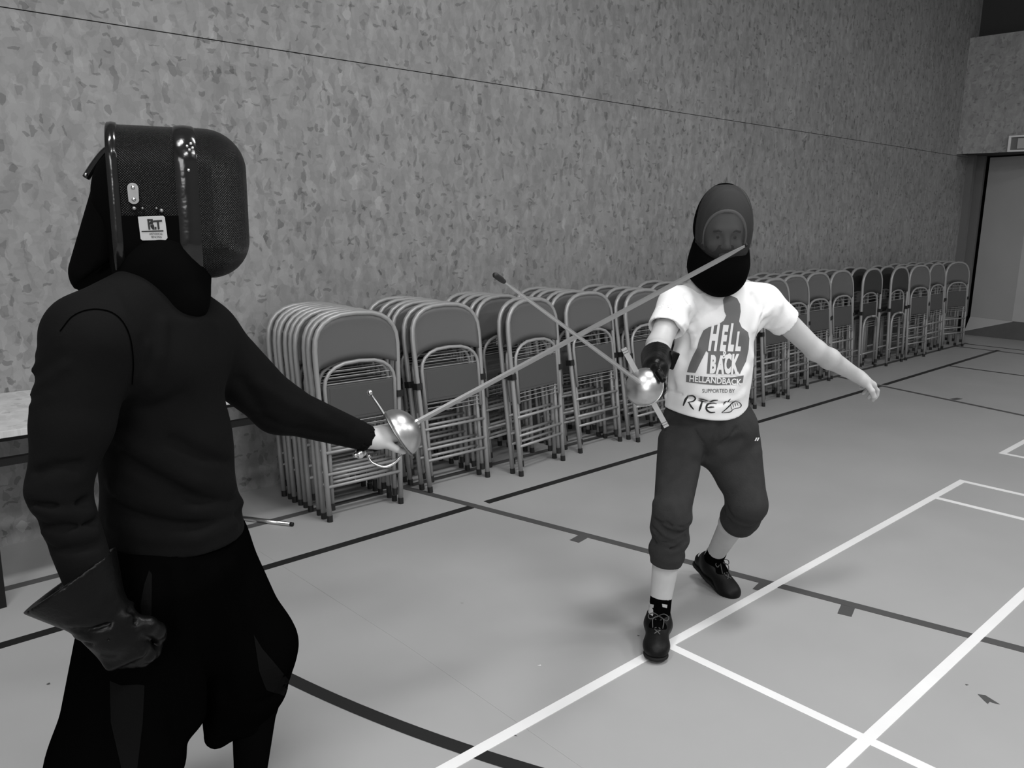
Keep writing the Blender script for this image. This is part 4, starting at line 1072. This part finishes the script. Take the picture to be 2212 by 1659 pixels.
# ---- fencing mask: loft of a rounded arch with a domed front
mcen = at(387, 441, 1.865); HW, HH, RR = .104, .163, .088
def mpt(x, y, z): return mcen + mf * x + ml * y + mu * z
def prof(inset, n=64):
    hw, hh, r = HW - inset, HH - inset, max(RR - inset, .001); out = []
    per = n // 4
    for (sy, sz, a0) in ((1, 1, 0), (-1, 1, 90), (-1, -1, 180), (1, -1, 270)):
        for k in range(per):
            a = math.radians(a0 + 90 * k / (per - 1)); out.append((sy * (hw - r) + r * math.cos(a), sz * (hh - r) + r * math.sin(a)))
    fin = []
    for k in range(n):                                     # straight stretches get intermediate points
        fin.append(out[k])
        if k % per == per - 1:
            a, b = out[k], out[(k + 1) % n]
            fin += [(a[0] + (b[0] - a[0]) * t / 9, a[1] + (b[1] - a[1]) * t / 9) for t in range(1, 9)]
    return fin
def weave_mat():
    m = bpy.data.materials.new('woven_wire_mesh'); m.use_nodes = True; nt = m.node_tree; L = nt.links; b = nt.nodes['Principled BSDF']
    b.inputs['Base Color'].default_value = (.004, .004, .004, 1); b.inputs['Roughness'].default_value = .34; b.inputs['Metallic'].default_value = .2; b.inputs['Specular IOR Level'].default_value = .34
    uv = nt.nodes.new('ShaderNodeUVMap'); sp = nt.nodes.new('ShaderNodeSeparateXYZ'); L.new(uv.outputs[0], sp.inputs[0])
    def sine(src, f):
        a = nt.nodes.new('ShaderNodeMath'); a.operation = 'MULTIPLY'; a.inputs[1].default_value = f; L.new(src, a.inputs[0])
        s = nt.nodes.new('ShaderNodeMath'); s.operation = 'SINE'; L.new(a.outputs[0], s.inputs[0]); return s.outputs[0]
    p = nt.nodes.new('ShaderNodeMath'); p.operation = 'MULTIPLY'; L.new(sine(sp.outputs[0], 2 * math.pi / .0052), p.inputs[0]); L.new(sine(sp.outputs[1], 2 * math.pi / .0052), p.inputs[1])
    bp = nt.nodes.new('ShaderNodeBump'); bp.inputs['Strength'].default_value = .9; bp.inputs['Distance'].default_value = .0016
    L.new(p.outputs[0], bp.inputs['Height']); L.new(bp.outputs[0], b.inputs['Normal'])
    return m
M['weave'] = weave_mat()
rows = [(x, 0) for x in np.linspace(-.125, .057, 7)] + [(.057 + RR * math.sin(t), RR * (1 - math.cos(t))) for t in np.linspace(.12, math.pi / 2, 10)]
n = 96; V, F, UVv = [], [], []
per = np.concatenate([[0], np.cumsum([math.dot(a, b) if False else np.hypot(a[0] - b[0], a[1] - b[1]) for a, b in zip(prof(0), prof(0)[1:] + prof(0)[:1])])])
arc = 0; px_ = None
for ri, (x, ins) in enumerate(rows):
    if px_ is not None: arc += math.hypot(x - px_[0], ins - px_[1])
    px_ = (x, ins)
    pr = prof(ins); pr = pr + pr[:1]
    for k, (y, z) in enumerate(pr): V.append(mpt(x, y, z)); UVv.append((arc, per[k]))
for ri in range(len(rows) - 1):
    for k in range(n): F.append((ri * (n + 1) + k, ri * (n + 1) + k + 1, (ri + 1) * (n + 1) + k + 1, (ri + 1) * (n + 1) + k))
F.append(tuple((len(rows) - 1) * (n + 1) + k for k in range(n)))
me = mesh_from('fencing_mask', V, F, True); ul = me.uv_layers.new(name='UVMap')
for lp in me.loops: ul.data[lp.index].uv = UVv[lp.vertex_index]
mask_d = link('fencing_mask', me, M['weave'], PD); mask_d['label'] = 'black wire mesh fencing mask worn in profile by the dark fencer'
bvm = bvh_of(me)
def band(name, x0, x1, lift, m, keep=lambda y, z: True, bulge=.0015):
    n = 96; pr = prof(0); V, F = [], []; xs = [x0, x0 + (x1 - x0) * .12, (x0 + x1) / 2, x1 - (x1 - x0) * .12, x1]; lf = [0, lift, lift + bulge, lift, 0]
    for x, l_ in zip(xs, lf):
        for (y, z), (y2, z2), (y0, z0) in zip(pr, pr[1:] + pr[:1], pr[-1:] + pr[:-1]):
            ty, tz = y2 - y0, z2 - z0; q = math.hypot(ty, tz) or 1
            V.append(mpt(x, y + tz / q * l_, z - ty / q * l_))
    for i in range(4):
        for k in range(n):
            if keep(*pr[k]) and keep(*pr[(k + 1) % n]): F.append((i * n + k, (i + 1) * n + k, (i + 1) * n + (k + 1) % n, i * n + (k + 1) % n))
    return link(name, mesh_from(name, V, F, True), m, mask_d)
band('edge_trim', -.134, -.112, .004, M['gloss_band'], lambda y, z: z > -.16)
band('centre_band', -.004, .040, .0035, M['gloss_band'])
for sd in (-1, 1): band('side_strap', -.128, .0, .0022, M['bib'], lambda y, z: -.158 < z < -.012 and y * sd > .02, 0)
def on_mask(px, py, lift):
    hit, nn, _, _ = bvm.ray_cast(Vector(CAM), Vector(ray(px, py))); nn = nn if nn.dot(Vector(ray(px, py))) < 0 else -nn
    return np.array(hit + nn * lift)
for px, py in ((290, 450), (349, 455), (308, 450), (338, 450)):
    ball_obj('rivet', on_mask(px, py, .002), .0042 if px in (290, 349) else .0025, M['plate'], mask_d)
c_ = on_mask(288, 418, .002); V, F = [], []
for y_ in (0, .0025):
    for k in range(20):
        a = 2 * math.pi * k / 20; V.append(c_ + mf * .0105 * math.cos(a) + mu * (.0105 * math.sin(a) + (.011 if math.sin(a) >= 0 else -.011)) - ml * y_)
F = [tuple(range(20, 40))] + [(k, (k + 1) % 20, 20 + (k + 1) % 20, 20 + k) for k in range(20)]
plate = link('rivet_plate', mesh_from('rivet_plate', V, F), M['plate'], mask_d)
for z in (.012, -.012): ball_obj('rivet', c_ + mu * z - ml * .003, .0042, M['steel'], mask_d)
for px, py in ((404, 318), (412, 313), (409, 326), (416, 322), (407, 368)): ball_obj('rivet', on_mask(px, py, .004), .0036, M['steel'], mask_d)
# sewn label with its lettering
lay('label_patch', fill_mesh_2d([[(298, 468), (352, 466), (356, 469), (362, 514), (358, 518), (308, 519), (304, 516)]], 8), lambda x, y: (x, y), bvm, M['tag_cloth'], mask_d, .0045)
tg = lambda pl: lay('label_mark', fill_mesh_2d([pl], 6), lambda x, y: (x, y), bvm, M['print_black'], mask_d, .0056)
for pl in ([(318, 473), (322, 473), (325, 496), (321, 496)], [(318, 473), (330, 473), (330, 477), (319, 477)], [(329, 474), (332, 478), (330, 484), (322, 485), (322, 482), (328, 481)],
           [(325, 486), (331, 484), (333, 487), (334, 496), (330, 496), (329, 488), (325, 489)], [(331, 476), (350, 475), (350, 479), (332, 480)], [(339, 479), (343, 479), (345, 495), (341, 496)],
           [(306, 499), (353, 497), (353, 500), (306, 501)], [(334, 490), (338, 490), (338, 496), (335, 496)]): tg(pl)
for s_, x_, y_, w_ in (('HISTORICAL', 337, 507.5, 3.6), ('FENCING', 338, 514, 3.8)):
    lay('label_lettering', text_bm(s_, .2), tri_warp((x_, y_), (w_ * 1.45, .0), (.3, -6.6)), bvm, M['print_black'], mask_d, .0056)
# spring tongue behind the head
tp = smooth_path([at(268, 305, 1.865), at(248, 314, 1.865), at(225, 330, 1.862), at(204, 356, 1.86), at(186, 384, 1.858)], 5)
tube_obj('spring_tongue', tp, .0085, M['gloss_band'], mask_d, 10, (nrm(FH), 1.6) if False else None)
ball_obj('rivet', at(186, 377, 1.848), .004, M['steel'], mask_d)
# black bib, hood and back flap
bi = [ell(at(302, 425, 1.865), (mf, ml, mu), (.098, .085, .115), .02), cone(at(350, 500, 1.86), at(352, 590, 1.815), .092, .086, .04), cone(at(352, 590, 1.815), at(394, 648, 1.80), .084, .044, .06), cone(at(388, 560, 1.86), at(396, 655, 1.82), .050, .038, .05),
      cone(at(330, 500, 1.865), at(300, 560, 1.865), .085, .06, .04)]
flap = [cone(at(252, 405, 1.865), at(214, 590, 1.86), .047, .062, .02, (ml, 1.25))]
flap.append(plane(at(214, 598, 1.86), nrm(CR * .585 - UP * .81), .006))
add_folds(flap, (([(230, 440), (215, 560)], .010, .006), ([(250, 470), (225, 580)], .012, -.008)), 1, 1)
lo, hi = bounds([at(302, 425, 1.865), at(390, 690, 1.83), at(210, 600, 1.86)], .15)
bib_d = link('bib', sdf_mesh('bib', bi, lo, hi, .006), M['bib'], mask_d)
link('back_flap', sdf_mesh('back_flap', flap, lo, hi, .006), M['bib'], mask_d)

# ============================================================ swords
def blade_mesh(p, q, w0, w1, t0, side, n=14):
    """double edged blade with a shallow ridge; side = direction of its width"""
    ax = nrm(q - p); s = nrm(side - ax * (side @ ax)); u = np.cross(ax, s); V, F = [], []
    for i in range(n + 1):
        f = i / n; c = p + (q - p) * f; w = (w0 + (w1 - w0) * f) / 2; t = t0 * (1 - .55 * f) / 2
        if i == n: w *= .45
        for a, b in ((w, 0), (w * .35, t), (-w * .35, t), (-w, 0), (-w * .35, -t), (w * .35, -t)): V.append(c + s * a + u * b)
    for i in range(n):
        for k in range(6): F.append((i * 6 + k, i * 6 + (k + 1) % 6, (i + 1) * 6 + (k + 1) % 6, (i + 1) * 6 + k))
    F += [tuple(range(5, -1, -1)), tuple(n * 6 + k for k in range(6))]
    return V, F
def cup_mesh(c, ax, R_, depth, th=.0016, n=32, m=9):
    """shell of a cup hilt, open towards the hand; c = middle of the rim, ax = towards the point"""
    a0 = np.array([0, 0, 1.0]); u = nrm(np.cross(ax, a0)); v = np.cross(ax, u); V, F = [], []
    for off in (0, -th):
        for i in range(m + 1):
            t = math.pi / 2 * i / m; r = (R_ + off) * math.cos(t); z = (depth + off) * math.sin(t)
            for k in range(n):
                a = 2 * math.pi * k / n; V.append(c + ax * z + (u * math.cos(a) + v * math.sin(a)) * max(r, .0005))
    b = (m + 1) * n
    for i in range(m):
        for k in range(n):
            q = (i * n + k, i * n + (k + 1) % n, (i + 1) * n + (k + 1) % n, (i + 1) * n + k); F.append(q); F.append(tuple(b + j for j in q[::-1]))
    for k in range(n): F.append((k, b + k, b + (k + 1) % n, (k + 1) % n))
    return V, F
def sword_root(loc, label):
    o = empty('rapier', loc); return tag(o, label, 'sword', 'rapiers of the two fencers')
def sobj(name, vf, m, root, smooth=True, parent=None):
    o3 = np.array(root.location); V, F = vf
    return link(name, mesh_from(name, [np.asarray(v) - o3 for v in V], F, smooth), m, parent or root)

# --- near rapier, held by the dark fencer
r1 = sword_root(gc, 'rapier with round steel cup and long straight quillons, held by the dark fencer')
c1v = sobj('cup_guard', cup_mesh(gc, ax1, .0735, .062), M['cup'], r1)
circ = [gc + 0.074 * (rim_u * math.cos(a) + np.cross(ax1, rim_u) * math.sin(a)) for a in np.linspace(0, 2 * math.pi, 33)]
sobj('rim', tube_data(circ, .0026, 8), M['dull_steel'], r1, parent=c1v)
qa, qb = at(799, 848, 2.285), at(893, 990, 2.285)
sobj('quillon', tube_data([qa, (qa + qb) / 2, qb], [.0036, .0052, .0036], 8), M['dull_steel'], r1)
sobj('quillon_ball', ball_data(qa, .0088, 12, 8), M['steel'], r1)
bs = gc + ax1 * .050; tip = at(1612, 530, 2.47)
bdir = nrm(tip - bs)
sobj('ricasso', blade_mesh(gc + ax1 * .0, bs + bdir * .022, .017, .017, .008, UP), M['steel'], r1, False)
sobj('blade', blade_mesh(bs + bdir * .018, tip, .0185, .0165, .0055, nrm(UP * .9 - CR * .2 - FH * .3)), M['blade'], r1, False)
sobj('blade_tip', ball_data(tip, .006, 10, 6), M['black_steel'], r1)
g0, g1 = gc + ax1 * .004, gc - ax1 * .088
sobj('grip', tube_data([g0, g0 * .7 + g1 * .3, g0 * .3 + g1 * .7, g1], [.010, .0135, .0135, .010], 12), M['leather'], r1)
pm = at(777, 980, 2.235)
sobj('pommel_neck', tube_data([g1, pm], [.008, .006], 10), M['dull_steel'], r1)
sobj('pommel', merge(ball_data(pm, .0145, 14, 9), ball_data(pm + (pm - g1) * .32, .008, 10, 6), ball_data(pm - (pm - g1) * .3, .010, 10, 6)), M['steel'], r1)
bow = smooth_path([gc - rim_u * .035 - ax1 * .004, at(862, 990, 2.275), at(835, 1008, 2.262), at(806, 1000, 2.262), at(795, 986, 2.27)], 6)
sobj('knuckle_bow', tube_data(bow, .0044, 8), M['steel'], r1)
sobj('bow_knob', ball_data(at(797, 985, 2.27), .0072, 10, 7), M['steel'], r1)

# --- far rapier, held by the fencer in the white shirt
c2 = at(1392, 836, 2.535); base = at(1386, 829, 2.50)
dirp = ray(1068, 593)                                                # the point lies 1.03 m from the cup on this line of sight
oc = CAM - base; bq = dirp @ oc; disc = bq * bq - (oc @ oc - 1.02 ** 2)
tip2 = CAM + dirp * (-bq - math.sqrt(disc)); B2 = nrm(tip2 - base)
r2 = sword_root(c2, 'rapier with bright hemispherical cup and flat quillons, held by the white shirted fencer')
cg2 = sobj('cup_guard', cup_mesh(c2, B2, .0605, .052, n=40, m=11), M['cup'], r2)
u2 = nrm(at(1347, 752, 2.53) - at(1440, 922, 2.53)); u2 = nrm(u2 - B2 * (u2 @ B2)); v2 = np.cross(B2, u2)
circ = [c2 + .061 * (u2 * math.cos(a) + v2 * math.sin(a)) for a in np.linspace(0, 2 * math.pi, 41)]
sobj('rim', tube_data(circ, .0024, 8), M['steel'], r2, parent=cg2)
def flat_bar(p, q, w, t, wd):
    ax = nrm(q - p); s = nrm(wd - ax * (wd @ ax)); u = np.cross(ax, s)
    V = [e + s * a * w / 2 + u * b * t / 2 for e in (p, q) for a, b in ((-1, -1), (1, -1), (1, 1), (-1, 1))]
    return V, [(3, 2, 1, 0), (4, 5, 6, 7), (0, 1, 5, 4), (1, 2, 6, 5), (2, 3, 7, 6), (3, 0, 4, 7)]
for e in (at(1347, 752, 2.53), at(1440, 922, 2.53)):
    q_ = sobj('quillon', flat_bar(c2 - B2 * .006, e, .0165, .006, v2), M['blade_pale'], r2, False)
    d_ = nrm(e - c2)
    for t in (.008, .016):
        sobj('groove', flat_bar(e - d_ * (t + .0022), e - d_ * t, .0172, .0066, v2), M['dull_steel'], r2, False, parent=q_)
sobj('blade', blade_mesh(base + B2 * .01, tip2 - B2 * .03, .014, .0068, .006, nrm(UP * .8 + CR * .6)), M['blade_pale'], r2, False)
sobj('tip_button', tube_data([tip2 - B2 * .045, tip2 - B2 * .03, tip2 - B2 * .004, tip2], [.0046, .0062, .0062, .0045], 10), M['rubber'], r2)
sobj('ricasso', blade_mesh(c2 - B2 * .01, base + B2 * .03, .015, .013, .007, nrm(UP * .8 + CR * .6)), M['steel'], r2, False)
h1 = c2 - B2 * .10
sobj('grip', tube_data([c2 - B2 * .002, c2 - B2 * .05, h1], [.010, .013, .010], 12), M['leather'], r2)
sobj('pommel', ball_data(h1 - B2 * .018, .018, 14, 9), M['steel'], r2)
